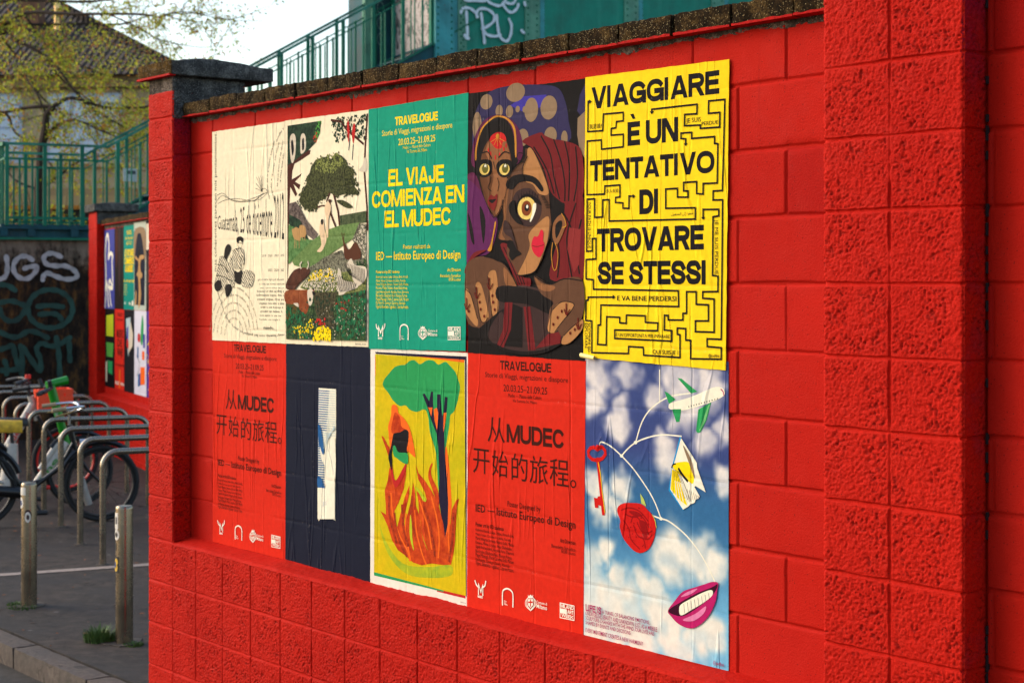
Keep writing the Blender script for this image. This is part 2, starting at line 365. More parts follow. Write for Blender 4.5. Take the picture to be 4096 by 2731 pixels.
ART = {"p5":[["n","title"],
["k","ink_black","VIAGGIARE",37.8,884.1,664.5,960.1,0.235],
["k","ink_black","E UN",225.9,743.1,474.3,824.4,0.235],
["p","ink_black",[239,851,256,852,266,834,253,833]],
["k","ink_black","TENTATIVO",30.2,630.9,642.4,704.0,0.235],
["k","ink_black","DI",285.6,508.0,381.1,591.7,0.235],
["k","ink_black","TROVARE",68.2,384.4,594.1,464.8,0.235],
["k","ink_black","SE STESSI",72.5,271.0,609.0,349.9,0.235],
["n","small_lettering"],
["t","ink_black","我是誰?",26.9,816.1,93.0,832.0,0],
["t","ink_black","JE SUIS",512.8,800.6,581.0,815.5,0],
["t","ink_black","PERDUE",584.7,786.6,659.0,798.9,0],
["t","ink_black","步入未知",116.6,587.8,179.0,600.6,0],
["g","ink_black","ﻝﻮﻬﺠﻤﻟﺍ ﻰﻟﺇ ﺓﻮﻄﺧ",442.2,495.5,546.1,508.9,0],
["r","ink_black","YOUR PATH IS UNIQUE",20.3,397.3,35.6,560.4,0,0],
["r","ink_black","JE ME SUIS PERDUE",645.2,303.4,659.9,478.8,0,0],
["r","ink_black","SCOPRIRE ED",19.3,33.3,33.5,135.5,0,0],
["r","ink_black","ESPLORARE",2.8,45.0,17.1,135.2,0,0],
["t","ink_black","E VA BENE PERDERSI",173.8,215.5,466.5,231.9,1],
["t","ink_black","È UN'OPPORTUNITÀ PER IMPARARE",168.5,91.6,435.4,106.9,0],
["t","ink_black","QUI SUIS-JE ?",353.2,38.4,476.2,52.5,1],
["t","ink_black","@sadikei",616.5,37.0,665.4,46.6,2],
["n","maze"],
["l","ink_black",6.2,[28,912,21,913,19,807,99,805,102,862,205,860,205,831,170,831,167,810,143,809,142,786,205,785,205,742,92,741,91,773,16,774,15,586,108,584,110,612,188,612,188,571,166,570,165,553,203,550,203,532,234,530,234,572,253,571]],
["p","ink_black",[26,920,41,911,26,904]],
["p","ink_black",[253,579,266,570,253,563]],
["l","ink_black",6.2,[348,852,348,859,564,858,563,827,506,829,505,792,579,789,579,778,667,776,668,823,616,824,617,864,690,863,685,712,679,572,638,572,637,543,680,542,678,352,674,95,610,95,610,70,674,68,674,31,534,28,534,88,511,88,511,126,471,127,471,106,484,105,484,30,308,32,306,58,232,59,231,35,41,32,41,143,8,144,10,214,21,216,21,226,153,227]],
["p","ink_black",[338,853,359,852,348,842]],
["p","ink_black",[151,236,165,227,151,219]],
["l","ink_black",6.2,[511,733,511,749,489,751,489,769,539,768,539,748,644,747,644,725,659,723,656,597,592,598,592,564,562,567,562,606,501,606,501,578,522,577,522,557,472,559,472,588,416,588,416,524,556,521,556,484,132,490,132,564,99,564,99,505,56,505,56,570,16,570,13,387,43,388,43,431,63,431,63,360,10,358,10,290,49,287,49,254,476,250,478,198,89,199,87,130,74,129,72,62,117,61,119,159,187,158,187,139,220,138,221,166,316,165,316,143,378,142,376,116,161,114,161,85,445,83,445,118,409,119,410,168,428,168,428,153,498,154,498,176,515,176,515,247,560,247,560,206,616,205,616,153,556,152,556,117,642,117,642,224,590,226,590,247,659,248,660,297,635,300,637,489,663,491,663,512,592,514,592,489]],
["p","ink_black",[501,734,520,734,511,725]],
["p","ink_black",[583,490,602,489,592,480]]],"p3":[["n","heading"],
["k","ink_yellow","TRAVELOGUE",195.7,907.4,493.9,942.4,0.215],
["t","ink_yellow","Storie di Viaggi, migrazioni e diaspore",101.4,871.2,590.0,893.9,0],
["t","ink_yellow","20.03.25–21.09.25",219.6,826.0,477.1,852.0,1],
["t","ink_yellow","Mudec — Museo delle Culture",251.6,808.5,444.5,820.1,0],
["t","ink_yellow","Via Tortona 56, Milano",278.7,790.0,419.6,803.2,0],
["n","title"],
["k","ink_yellow","EL VIAJE",147.6,661.9,535.0,730.9,0.205],
["k","ink_yellow","COMIENZA EN",27.4,578.3,668.9,646.6,0.205],
["k","ink_yellow","EL MUDEC",119.7,494.5,582.3,562.7,0.205],
["n","credits"],
["t","ink_yellow","Poster realizzati da",255.1,404.9,443.4,422.3,0],
["t","ink_yellow","IED — Istituto Europeo di Design",58.4,362.1,644.2,395.4,2],
["t","ink_yellow","Poster art by IED students",58.4,307.8,227.9,319.1,2],
["t","ink_yellow","Kateryna Katruk, Lukas Urbsys, Anna Airoldi,",58.4,287.8,290.4,297.9,0],
["t","ink_yellow","Mattia Volpe, Christina Iris Ishiba, Fiorella",58.4,272.0,270.5,282.6,0],
["t","ink_yellow","Maria Villagran Serrano, Noemi Sofio, Mattia",58.4,256.9,290.4,267.8,0],
["t","ink_yellow","Pansera, Melisa Tulunay, Anna Gladysheva,",58.4,241.8,284.5,253.1,0],
["t","ink_yellow","Ugnė Andriejūnaitė, Angelica Fiore, Eleonore",58.4,226.0,293.9,237.7,0],
["t","ink_yellow","Berdondini, Elisabetta Nari, Mariana Porras,",58.4,210.2,284.5,222.3,0],
["t","ink_yellow","Majed Maatugh, Maria Caterina Galli, Miriam",58.4,195.1,292.7,207.6,0],
["t","ink_yellow","Pia Paverda, Giovanni Zanetta, Abamulu",58.4,179.9,270.5,192.7,0],
["t","ink_yellow","Viganò, Benedetta Tagliabue, Caterina Frattin.",58.4,164.1,292.7,177.5,0],
["t","ink_yellow","Art Direction",560.4,312.4,646.3,324.8,2],
["t","ink_yellow","Benedetta Spreafico",512.9,289.9,646.3,301.7,0],
["t","ink_yellow","BOB Liuzzo",570.3,275.5,646.3,286.9,0],
["n","logo"],
["l","ink_white",6,[77,50,77,88,93,62,108,88,108,50]],
["m","ink_white",6,[77,76,64,82,60,95]],
["m","ink_white",6,[108,76,120,84,124,98]],
["k","ink_white","MUDEC",74.4,35.3,107.5,43.7,0.2],
["n","logo"],
["m","ink_white",6,[234,38,234,80,243,94,262,99,281,95,292,82,292,40]],
["t","ink_white","Milano",240.9,49.7,259.9,54.2,0],
["t","ink_white","Arte",240.9,44.3,252.8,48.7,0],
["t","ink_white","Pubblica",240.9,38.9,264.6,43.6,0],
["n","logo"],
["m","ink_white",3,[386,89,366,74,367,58,394,43]],
["m","ink_white",3,[403,89,423,75,422,59,394,43]],
["m","ink_white",4,[374,80,374,61,392,47]],
["m","ink_white",4,[414,80,415,62,397,47]],
["p","ink_white",[380,81,409,82,409,62,394,52,380,61]],
["p","paper_green",[391,79,398,80,398,56,391,56]],
["p","paper_green",[382,73,407,74,407,68,382,68]],
["p","ink_white",[379,96,386,90,394,96,403,91,410,96,406,84,383,84]],
["t","ink_white","Comune di",432.1,74.2,492.8,84.0,1],
["t","ink_white","Milano",432.1,58.4,492.8,71.6,2],
["n","logo"],
["l","ink_white",3,[566,95,646,97,646,48,566,46,566,95]],
["k","ink_white","MILANO",570.3,79.8,643.1,94.3,0.2],
["p","ink_white",[566,78,606,79,606,63,566,62]],
["k","ink_white","ART",609.6,64.6,643.1,77.6,0.2],
["k","ink_white","WEEK",572.5,47.5,643.1,62.2,0.2]],"p9":[["n","heading"],
["k","ink_dark","TRAVELOGUE",205.3,920.8,506.9,954.5,0.215],
["t","ink_dark","Storie di Viaggi, migrazioni e diaspore",113.2,888.9,601.5,908.1,1],
["t","ink_dark","20.03.25–21.09.25",226.4,840.7,484.2,866.1,1],
["t","ink_dark","Mudec — Museo delle Culture",256.1,819.8,452.0,834.1,0],
["t","ink_dark","Via Tortona 56, Milano",283.4,803.0,425.8,814.1,0],
["n","title"],
["g","ink_dark","从",129.1,644.4,235.2,739.8,0],
["k","ink_dark","MUDEC",246.2,651.6,580.3,719.8,0.205],
["g","ink_dark","开",37.5,519.9,140.4,614.2,0],
["g","ink_dark","始",157.3,518.1,255.0,616.3,0],
["g","ink_dark","的",275.8,513.8,370.7,614.0,0],
["g","ink_dark","旅",383.5,512.9,488.3,613.4,0],
["g","ink_dark","程",498.7,514.3,605.5,613.2,0],
["g","ink_dark","。",613.5,516.6,646.4,546.2,0],
["n","credits"],
["t","ink_dark","Poster Designed by",251.7,412.5,445.7,433.2,0],
["t","ink_dark","IED — Istituto Europeo di Design",54.8,373.4,642.5,401.9,2],
["t","ink_dark","Poster art by IED students",54.8,317.8,227.5,332.4,2],
["t","ink_dark","Kateryna Katruk, Lukas Urbsys, Anna Airoldi,",54.8,299.0,290.0,310.5,0],
["t","ink_dark","Mattia Volpe, Christina Iris Ishiba, Fiorella",54.8,283.0,270.3,292.6,0],
["t","ink_dark","Maria Villagran Serrano, Noemi Sofio, Mattia",54.8,266.4,288.9,278.6,0],
["t","ink_dark","Pansera, Melisa Tulunay, Anna Gladysheva,",54.8,250.4,279.1,261.9,0],
["t","ink_dark","Ugnė Andriejūnaitė, Angelica Fiore, Eleonore",54.8,234.4,291.1,247.8,0],
["t","ink_dark","Berdondini, Elisabetta Nari, Mariana Porras,",54.8,217.0,279.1,229.4,0],
["t","ink_dark","Majed Maatugh, Maria Caterina Galli, Miriam",54.8,201.7,288.9,215.8,0],
["t","ink_dark","Pia Paverda, Giovanni Zanetta, Abamulu",54.8,185.7,264.9,197.1,0],
["t","ink_dark","Viganò, Benedetta Tagliabue, Caterina Frattin.",54.8,170.4,290.0,185.6,0],
["t","ink_dark","Art Direction",558.1,315.6,642.5,330.3,2],
["t","ink_dark","Benedetta Spreafico",510.0,291.5,642.5,304.5,0],
["t","ink_dark","BOB Liuzzo",566.2,278.8,642.5,289.6,0],
["n","logo"],
["l","ink_white",6,[74,60,74,98,89,70,101,98,101,61]],
["m","ink_white",6,[74,86,61,93,52,107]],
["m","ink_white",6,[101,89,114,98,119,114]],
["k","ink_white","MUDEC",69.8,46.8,101.8,55.6,0.2],
["n","logo"],
["m","ink_white",6,[223,42,223,85,232,99,254,106,276,101,286,87,286,44]],
["t","ink_white","Milano",231.9,54.1,249.5,60.1,0],
["t","ink_white","Arte",231.9,48.7,242.9,53.7,0],
["t","ink_white","Pubblica",231.9,43.2,253.9,49.9,0],
["n","logo"],
["m","ink_white",3,[382,95,362,76,364,58,391,45]],
["m","ink_white",3,[400,98,420,84,418,67,391,45]],
["m","ink_white",4,[371,83,370,62,388,49]],
["m","ink_white",4,[411,89,412,68,394,50]],
["p","ink_white",[377,85,405,90,405,68,391,55,377,63]],
["p","paper_red",[388,85,394,86,394,60,388,59]],
["p","paper_red",[378,77,404,81,404,75,378,71]],
["p","ink_white",[375,101,382,96,391,104,400,99,407,106,402,92,380,89]],
["t","ink_white","Comune di",425.8,78.1,486.3,87.7,1],
["t","ink_white","Milano",425.8,60.8,486.3,75.9,2],
["n","logo"],
["l","ink_white",3,[560,99,638,99,638,48,560,46,560,99]],
["k","ink_white","MILANO",563.1,83.5,634.5,96.8,0.2],
["p","ink_white",[560,80,598,81,598,64,560,63]],
["k","ink_white","ART",600.5,67.0,634.5,80.0,0.2],
["k","ink_white","WEEK",568.2,51.0,634.5,63.2,0.2]],"p10":[["l","ink_cream",4,[388,950,388,843]],
["m","ink_cream",5,[269,698,301,771,352,823,434,863,533,880]],
["m","ink_cream",5,[198,648,227,673,269,699,332,721,404,735,491,736]],
["m","ink_cream",5,[93,666,83,678,95,688,141,677,198,648,259,608,322,553,363,508,395,454]],
["m","ink_cream",5,[358,459,395,454,434,449,503,419,562,378,610,329,650,275]],
["e","ink_cream",269,699,8.4,5.7],
["e","ink_cream",198,648,8.5,5.7],
["e","ink_cream",395,454,8.1,5.6],
["n","airplane"],
["p","art_green",[474,928,494,926,567,887,538,880]],
["p","art_green",[412,881,429,876,466,856,434,840]],
["s","ink_cream",[432,831,444,844,523,864,600,890,639,904,672,907,688,900,692,886,681,876,648,862,591,844,503,822,454,821,436,824]],
["p","art_green",[572,829,631,856,610,797,583,756,570,752,562,759]],
["p","art_green",[449,823,492,826,484,784,469,781]],
["p","art_green_lit",[618,845,627,852,606,797,581,760,576,760]],
["l","ink_magenta",4,[676,900,686,893,688,883]],
["e","ink_black",528,836,2.4,2.1],
["e","ink_black",540,839,2.4,2.1],
["e","ink_black",552,842,2.4,2.0],
["e","ink_black",564,845,2.4,2.0],
["e","ink_black",576,848,2.4,2.0],
["e","ink_black",588,851,2.4,2.1],
["e","ink_black",600,854,2.4,2.1],
["e","ink_black",612,857,2.4,2.0],
["e","ink_black",624,860,2.3,2.1],
["e","ink_black",636,863,2.4,2.0],
["e","ink_black",648,866,2.3,2.0],
["e","ink_black",660,869,2.4,2.1],
["n","key"],
["l","art_red_bright",13,[73,670,100,670,113,660,115,646,100,632,75,622,44,624,26,635,24,650,35,662,55,667,73,660,91,670]],
["l","art_red_bright",15,[75,625,83,574,91,524,104,442]],
["l","ink_yellow",3,[78,615,90,575,97,524,113,445]],
["p","art_red_bright",[95,501,75,497,73,490,55,491,60,456,78,457,78,467,100,465]],
["n","rose"],
["p","art_leaf",[294,529,313,510,324,487,299,496]],
["p","art_leaf",[352,466,369,447,377,417,363,436]],
["s","art_red_bright",[177,456,184,474,211,487,248,492,301,493,332,476,352,463,368,438,370,410,358,374,337,346,301,328,267,329,236,345,206,370,190,404,193,426]],
["m","art_rose_dark",5,[200,462,238,474,290,468,332,441]],
["m","art_rose_dark",5,[222,450,259,444,301,452,337,420]],
["m","art_rose_dark",5,[248,425,261,448,290,440,301,409]],
["m","art_rose_dark",5,[280,428,301,402,332,399,352,408]],
["m","art_rose_dark",5,[211,428,238,402,248,368,290,341]],
["m","art_rose_dark",5,[261,416,280,386,311,375,320,348]],
["m","art_rose_dark",5,[301,381,332,378,352,394]],
["s","art_rose_dark",[290,436,322,433,332,399,320,373,301,402]],
["s","art_rose_dark",[238,463,280,465,301,455,261,451]],
["d","art_rose_dark",40,3,[211,471,301,480,352,415,311,347,238,366]],
["n","book"],
["p","ink_cream",[491,733,567,655,569,638,608,563,562,579,542,567,454,635]],
["p","art_cyan",[488,736,494,731,456,632,444,558,506,498,503,492,434,553,450,634]],
["p","ink_cream",[442,557,451,628,523,613,581,547,574,539,562,535,557,524,538,517,525,507,503,496]],
["s","ink_yellow",[452,638,484,650,533,652,554,609,547,585,513,599,474,616]],
["p","ink_yellow",[451,624,479,616,503,563,523,510,484,527,444,558]],
["l","ink_black",2,[456,625,456,545]],
["l","ink_black",2,[461,624,470,542]],
["l","ink_black",2,[466,623,484,539]],
["l","ink_black",2,[471,622,498,536]],
["l","ink_black",2,[476,621,511,534]],
["l","ink_black",2,[481,620,525,531]],
["l","ink_black",2,[486,619,539,528]],
["m","ink_black",9,[484,627,503,608,523,593]],
["l","ink_cream",3,[466,587,474,526]],
["l","ink_cream",3,[475,585,490,524]],
["l","ink_cream",3,[484,584,505,522]],
["l","ink_cream",3,[492,582,521,520]],
["l","ink_cream",3,[501,580,537,518]],
["m","ink_black",5,[450,631,456,640,466,643]],
["s","art_tan",[503,708,542,663,558,603,533,648]],
["l","art_tan",1.5,[523,565,533,525]],
["l","art_tan",1.5,[533,562,542,528]],
["l","art_tan",1.5,[542,559,550,532]],
["l","art_tan",1.5,[552,556,559,536]],
["l","art_tan",1.5,[562,552,568,539]],
["l","art_tan",1.5,[572,549,576,543]],
["n","mouth"],
["s","art_lips",[432,152,464,189,503,226,562,249,600,263,639,277,665,277,662,255,653,213,620,161,572,123,533,110,484,116,449,135]],
["s","art_lips_dark",[434,153,484,185,562,227,639,260,663,273,654,249,620,217,562,177,508,147,466,143]],
["s","ink_cream",[486,164,494,182,542,209,600,238,637,250,639,233,600,204,542,171,503,149,489,149]],
["l","art_lips_dark",1.6,[508,185,512,157]],
["l","art_lips_dark",1.6,[525,193,529,166]],
["l","art_lips_dark",1.6,[542,200,546,174]],
["l","art_lips_dark",1.6,[558,208,562,183]],
["l","art_lips_dark",1.6,[574,216,578,192]],
["l","art_lips_dark",1.6,[591,223,595,200]],
["l","art_lips_dark",1.6,[607,230,611,209]],
["l","art_lips_dark",1.6,[623,238,627,217]],
["s","art_lips_lit",[503,133,562,162,610,194,600,168,552,137]],
["s","art_lips_lit",[494,207,523,227,572,246,542,224]],
["n","caption"],
["k","ink_magenta","LIFE IS",13.9,89.5,97.4,113.1,0.18],
["t","ink_magenta","A TRAVEL OF BALANCING EMOTIONS,",101.8,92.6,343.3,105.7,1],
["t","ink_magenta","KNOWLEDGE, BEAUTY AND UNKNOWN. JUST AS A MOBILE",13.9,74.0,380.2,89.0,1],
["t","ink_magenta","SCULPTURE CHANGES WITH THE WIND, OUR LIVES ARE",13.9,58.6,364.8,71.8,1],
["t","ink_magenta","SHAPED BY EVENTS AND DECISIONS",13.9,42.4,248.4,55.1,1],
["t","ink_magenta","EVERY MOVEMENT CREATES A NEW HARMONY",13.9,15.1,311.2,29.2,1],
["t","ink_magenta","@sadlkei",644.3,13.0,692.2,24.8,1]],"p8":[["p","ink_navy",[36,961,671,963,671,39,664,42,660,949,43,953]],
["p","art_red",[475,41,664,42,664,31,475,31]],
["p","art_yellow_field",[36,952,658,950,666,42,28,38]],
["p","art_green",[28,48,520,42,520,36,28,34]],
["l","art_orange",4,[38,940,38,863]],
["p","art_orange",[324,952,656,950,656,939]],
["s","art_olive",[68,249,131,173,240,111,417,120,565,146,570,108,440,80,264,73,131,138]],
["s","art_green",[96,823,103,848,143,878,180,903,222,913,258,917,288,933,324,936,359,922,406,939,452,939,486,925,531,938,565,922,598,900,615,874,629,845,620,809,607,775,587,745,565,730,559,694,543,633,509,498,486,436,469,574,429,652,417,711,394,743,336,730,288,737,258,752,216,747,168,768,137,794]],
["s","art_orange",[534,606,554,554,565,476,574,372,554,290,531,248,531,341,526,473]],
["p","ink_navy",[377,803,392,807,423,778,435,816,450,817,450,773,454,727,475,701,477,808,500,809,511,724,520,737,529,801,548,800,543,752,529,705,526,658,529,579,543,487,552,382,548,303,531,248,514,299,486,402,492,483,484,602,472,654,435,706,412,751]],
["p","art_orange",[415,753,446,754,438,719]],
["p","art_orange",[454,747,475,755,484,735,477,668,461,700]],
["p","art_orange",[520,737,540,740,536,712,520,661]],
["p","art_green",[475,381,498,350,516,286,513,239,492,297]],
["s","art_flame",[85,615,106,608,131,582,145,570,140,534,112,574]],
["p","art_flame",[143,493,186,421,210,444,264,514,264,476,246,413,210,354,180,317,177,289,198,250,222,308,252,379,286,432,286,396,258,325,240,234,264,292,294,363,312,446,324,414,333,353,353,322,350,369,336,415,359,403,408,381,394,414,347,463,330,523,350,487,394,461,440,425,486,376,520,300,531,248,565,305,576,365,604,404,624,412,609,375,604,316,598,249,587,195,570,150,520,141,440,137,371,121,312,124,252,147,204,161,161,197,131,249,103,281,77,306,118,296,116,338,108,393,131,437]],
["s","art_flame",[417,476,423,510,440,533,447,530,436,505,443,478,483,429,488,369,440,438]],
["m","art_orange",9,[155,384,168,302,216,224,276,163,288,131]],
["m","art_orange",9,[264,312,258,243,279,177,294,132]],
["m","art_orange",9,[324,332,336,252,371,175,400,132]],
["m","art_orange",9,[359,376,388,325,417,275,440,197]],
["m","art_orange",9,[440,398,475,321,492,243,486,169]],
["m","art_orange",9,[559,304,554,244,565,173]],
["m","art_flame_dark",14,[180,303,192,249,228,185,264,148]],
["m","art_flame_dark",14,[234,343,246,255,276,191]],
["m","art_flame_dark",14,[394,353,440,264,463,173]],
["m","art_flame_dark",14,[587,347,582,267,559,166]],
["m","art_flame_dark",14,[143,368,143,299,192,194]],
["m","art_flame_dark",14,[306,385,300,316,324,237]],
["s","art_lime",[294,315,288,246,300,200,319,174,308,222,304,276]],
["s","art_lime",[365,303,377,243,415,186,385,224,371,263]],
["s","art_lime",[324,430,359,403,385,378,403,384,359,420]],
["s","art_orange",[161,744,186,750,204,739,210,719,246,700,279,675,306,629,327,563,324,548,279,566,180,579,155,550,137,638,137,666,155,702]],
["s","art_flame",[177,710,198,717,222,699,231,665,258,653,161,633]],
["s","art_red",[143,514,161,515,186,442,246,502,267,519,252,475,186,413]],
["s","ink_black",[168,616,177,633,222,641,258,655,282,645,279,607,270,579,270,560,210,559,192,573,174,582,161,550,165,516,161,481,143,514,137,538,155,577]],
["s","art_green",[170,578,186,583,210,559,273,559,274,518,234,521,198,534,174,544]],
["t","ink_black","@giovanna",633.6,12.8,667.5,15.9,1]],"p7":[["p","ink_cream",[280,785,420,787,419,535,415,223,392,228,353,229,333,221,314,223,294,217,278,207,275,383,275,594]],
["l","art_blue",4.5,[279,774,366,775]],
["l","art_blue_pale",2.5,[366,775,415,776]],
["l","art_blue",4.5,[279,764,365,765]],
["l","art_blue_pale",2.5,[365,765,415,766]],
["l","art_blue",4.5,[279,754,363,755]],
["l","art_blue_pale",2.5,[363,755,415,756]],
["l","art_blue",4.5,[279,744,362,745]],
["l","art_blue_pale",2.5,[362,745,415,746]],
["l","art_blue",4.5,[279,734,361,735]],
["l","art_blue_pale",2.5,[361,735,415,736]],
["l","art_blue",4.5,[279,724,360,725]],
["l","art_blue_pale",2.5,[360,725,415,726]],
["l","art_blue",4.5,[279,714,359,715]],
["l","art_blue_pale",2.5,[359,715,415,716]],
["l","art_blue",4.5,[279,704,358,705]],
["l","art_blue_pale",2.5,[358,705,415,706]],
["l","art_blue",4.5,[279,694,356,695]],
["l","art_blue_pale",2.5,[356,695,415,697]],
["l","art_blue",4.5,[279,683,355,685]],
["l","art_blue_pale",2.5,[355,685,415,687]],
["l","art_blue",4.5,[279,673,354,675]],
["l","art_blue_pale",2.5,[354,675,415,677]],
["l","art_blue",4.5,[279,663,353,665]],
["l","art_blue_pale",2.5,[353,665,415,667]],
["l","art_blue",4.5,[279,653,352,655]],
["l","art_blue_pale",2.5,[352,655,415,657]],
["l","art_blue",4.5,[279,643,350,645]],
["l","art_blue_pale",2.5,[350,645,415,647]],
["l","art_blue",4.5,[279,633,349,635]],
["l","art_blue_pale",2.5,[349,635,415,637]],
["l","art_blue",4.5,[279,623,348,625]],
["l","art_blue_pale",2.5,[348,625,415,627]],
["l","art_blue",4.5,[279,613,347,615]],
["l","art_blue_pale",2.5,[347,615,415,617]],
["l","art_blue",4.5,[279,603,346,605]],
["l","art_blue_pale",2.5,[346,605,415,607]],
["l","art_blue",4.5,[279,592,316,594]],
["l","art_blue_pale",2.5,[316,594,415,597]],
["l","art_blue",4.5,[279,582,316,584]],
["l","art_blue_pale",2.5,[316,584,415,587]],
["l","art_blue",4.5,[279,572,316,574]],
["l","art_blue",4.5,[279,562,316,564]],
["l","art_blue",4.5,[279,552,316,554]],
["l","art_blue",4.5,[279,542,316,543]],
["l","art_blue",4.5,[279,532,316,533]],
["l","art_blue",4.5,[279,522,316,523]],
["l","art_blue",4.5,[279,512,316,513]],
["l","art_blue",4.5,[279,502,316,503]],
["l","art_blue",4.5,[279,492,316,493]],
["l","art_blue",4.5,[279,482,316,483]],
["l","art_blue",4.5,[279,471,329,474]],
["l","art_blue",4.5,[279,461,329,464]],
["l","art_blue",4.5,[279,451,329,454]],
["l","art_blue",4.5,[279,441,329,444]],
["l","art_blue",4.5,[279,431,329,434]],
["l","art_blue",4.5,[279,421,329,423]],
["l","art_blue",4.5,[279,411,329,413]],
["l","art_blue",4.5,[279,401,329,403]],
["l","art_blue",4.5,[279,391,329,393]],
["l","art_blue",4.5,[279,380,329,383]],
["l","art_blue",4.5,[279,370,329,373]],
["l","art_blue",4.5,[279,360,329,363]],
["s","art_blue",[278,622,300,613,327,528,323,499,307,512,287,532]],
["s","ink_cream",[294,532,323,498,385,539,416,576,416,396,344,358,336,445,307,477]],
["s","art_blue",[276,398,307,393,323,367,333,352,307,355,276,355]],
["l","art_blue_pale",2.5,[323,527,366,572,411,631]],
["l","art_blue_pale",2.5,[323,538,366,575,411,628]],
["l","art_blue_pale",2.5,[323,550,366,578,411,625]],
["l","art_blue_pale",2.5,[323,561,366,581,411,622]],
["l","art_blue_pale",2.5,[323,572,366,583,411,620]],
["l","art_blue_pale",2.5,[323,583,366,586,411,617]],
["l","art_blue_pale",2.5,[323,594,366,589,411,614]],
["p","ink_cream",[276,352,344,355,416,396,415,230,276,215]],
["l","art_blue",3,[323,294,323,276]],
["l","art_blue",3,[344,299,344,282]]],"p1":[["r","ink_soft","mas coherentes parecen mis pensamientos.",19.4,328.1,51.3,993.4,1,1],
["q","ink_soft","Guatemala, 25 de diciembre 2012",[54,522,672,432,672,682,54,592]],
["t","ink_soft","2019   2020   2021   202",473.9,392.9,671.8,402.8,0],
["t","ink_soft","2023   2024   202",529.3,326.0,671.8,337.5,0],
["t","ink_soft","Pero este año he aprenc",439.0,292.0,671.8,282.5,0],
["t","ink_soft","un par de cosas que ha",450.2,270.2,671.8,263.3,0],
["t","ink_soft","sido claves para mi. La",460.0,252.6,671.8,246.8,0],
["t","ink_soft","primera es que es igual d",430.6,238.5,671.8,228.3,0],
["t","ink_soft","importante saber que y",425.0,220.8,671.8,210.4,0],
["t","ink_soft","como saber que se",433.4,201.9,671.8,191.2,0],
["t","ink_soft","refiero con eso a que",450.2,183.7,671.8,172.6,0],
["t","ink_soft","mija si no puedo y",464.2,165.6,666.5,156.1,0],
["t","ink_soft","forma de saber y",461.4,147.3,658.4,137.4,0],
["t","ink_soft","me deje a mi ya",457.2,127.6,647.7,120.7,0],
["t","ink_soft","probar, sin culpa y",453.0,108.6,639.6,102.7,0],
["t","ink_soft","miedo.",489.2,62.2,585.5,78.1,0],
["c","ink_soft","muy buena con las palabras, pero entre mas",30,[674,46,547,38,380,39,250,60,147,114,88,197]],
["c","ink_soft","caminar es ir y volver amando",30,[547,656,528,734,550,830,591,914]],
["c","ink_soft","aprendo a querer sin mapa",30,[591,651,564,718,591,814,632,905]],
["c","ink_soft","lo que aun no se decir",30,[618,709,632,805,669,913]],
["c","ink_soft","y mas que alli",30,[642,728,656,790,674,851]],
["c","ink_soft","ando t",30,[609,910,636,939,673,964]],
["c","ink_grey","que no que no por que no s",30,[126,25,134,53,150,76,172,94,198,104,226,105,252,97,275,81,291,59,300,32]],
["c","ink_grey","que no que no por que no saber ",30,[90,29,102,68,124,101,156,126,192,139,231,141,268,130,299,107,321,76,334,40]],
["c","ink_grey","que no que no por que no saber que n",30,[54,34,69,84,98,126,139,158,186,175,236,176,283,162,323,134,352,94,368,46]],
["c","ink_grey","que no que no por que no saber que no por",30,[18,38,37,99,72,152,122,190,180,211,241,212,298,195,347,160,382,111,401,53]],
["c","ink_grey","que no que no por que no saber que no por que ",30,[-18,42,4,115,46,177,105,222,174,247,246,248,313,227,370,186,412,128,434,60]],
["m","ink_soft",2,[50,691,110,699,192,663,294,651,408,654,464,674,522,685]],
["m","ink_soft",2,[42,662,102,689,177,668,294,654,422,668,492,683]],
["m","ink_soft",2,[57,652,132,666,250,668,394,651,450,667]],
["m","ink_soft",2,[478,691,457,725,428,760]],
["m","ink_soft",2,[478,691,466,727,445,763]],
["m","ink_soft",2,[478,691,476,728,466,765]],
["m","ink_soft",2,[478,691,485,725,484,760]],
["m","ink_soft",2,[478,691,454,711,422,732]],
["m","ink_soft",2,[478,691,453,700,419,709]],
["m","ink_soft",2,[471,702,506,704,527,685,478,663,443,654]],
["m","ink_soft",2,[408,648,408,623]],
["m","ink_soft",2,[443,654,445,625]],
["s","ink_soft",[240,475,250,488,279,491,302,484,305,472,297,461,272,473,250,460]],
["m","ink_soft",2,[250,462,258,442,282,438,294,452,297,462]],
["l","ink_soft",3,[253,462,297,458]],
["s","art_hatch",[204,418,250,434,305,425,313,363,287,358,282,337,221,344,218,367,202,378]],
["s","ink_soft",[214,331,258,324,287,334,302,309,282,270,239,274,206,301]],
["m","ink_soft",2,[221,367,236,324,265,313,305,345,308,366]],
["m","ink_soft",2,[297,306,291,274,316,260]],
["s","ink_soft",[130,437,159,457,184,448,186,429,155,397,130,366,118,386]],
["m","ink_soft",2,[159,426,177,404,192,353,177,324]],
["s","art_hatch",[84,396,118,399,159,368,192,396,206,353,224,295,214,259,162,252,57,234,27,259,54,332]],
["s","ink_soft",[30,274,80,288,102,252,57,233,30,248]],
["s","ink_soft",[132,259,189,267,192,238,147,207]],
["m","ink_soft",3,[80,398,57,332,30,274]],
["m","ink_soft",3,[118,399,159,368,221,295]],
["m","ink_soft",4,[57,362,118,354,162,324]],
["m","ink_soft",4,[45,310,118,303,206,281]],
["m","ink_soft",3,[206,425,250,435,308,424,314,363]],
["m","ink_soft",3,[147,238,144,209]],
["m","ink_soft",3,[57,233,80,197]],
["s","art_hatch",[305,324,354,334,405,316,394,267,354,252,294,263]]],"p2":[["p","art_brown",[20,832,83,821,187,852,219,853,212,835,135,812,83,800,63,768,59,731,109,744,143,754,135,743,86,720,132,704,122,683,74,709,106,663,90,654,46,698,34,565,31,360,20,236]],
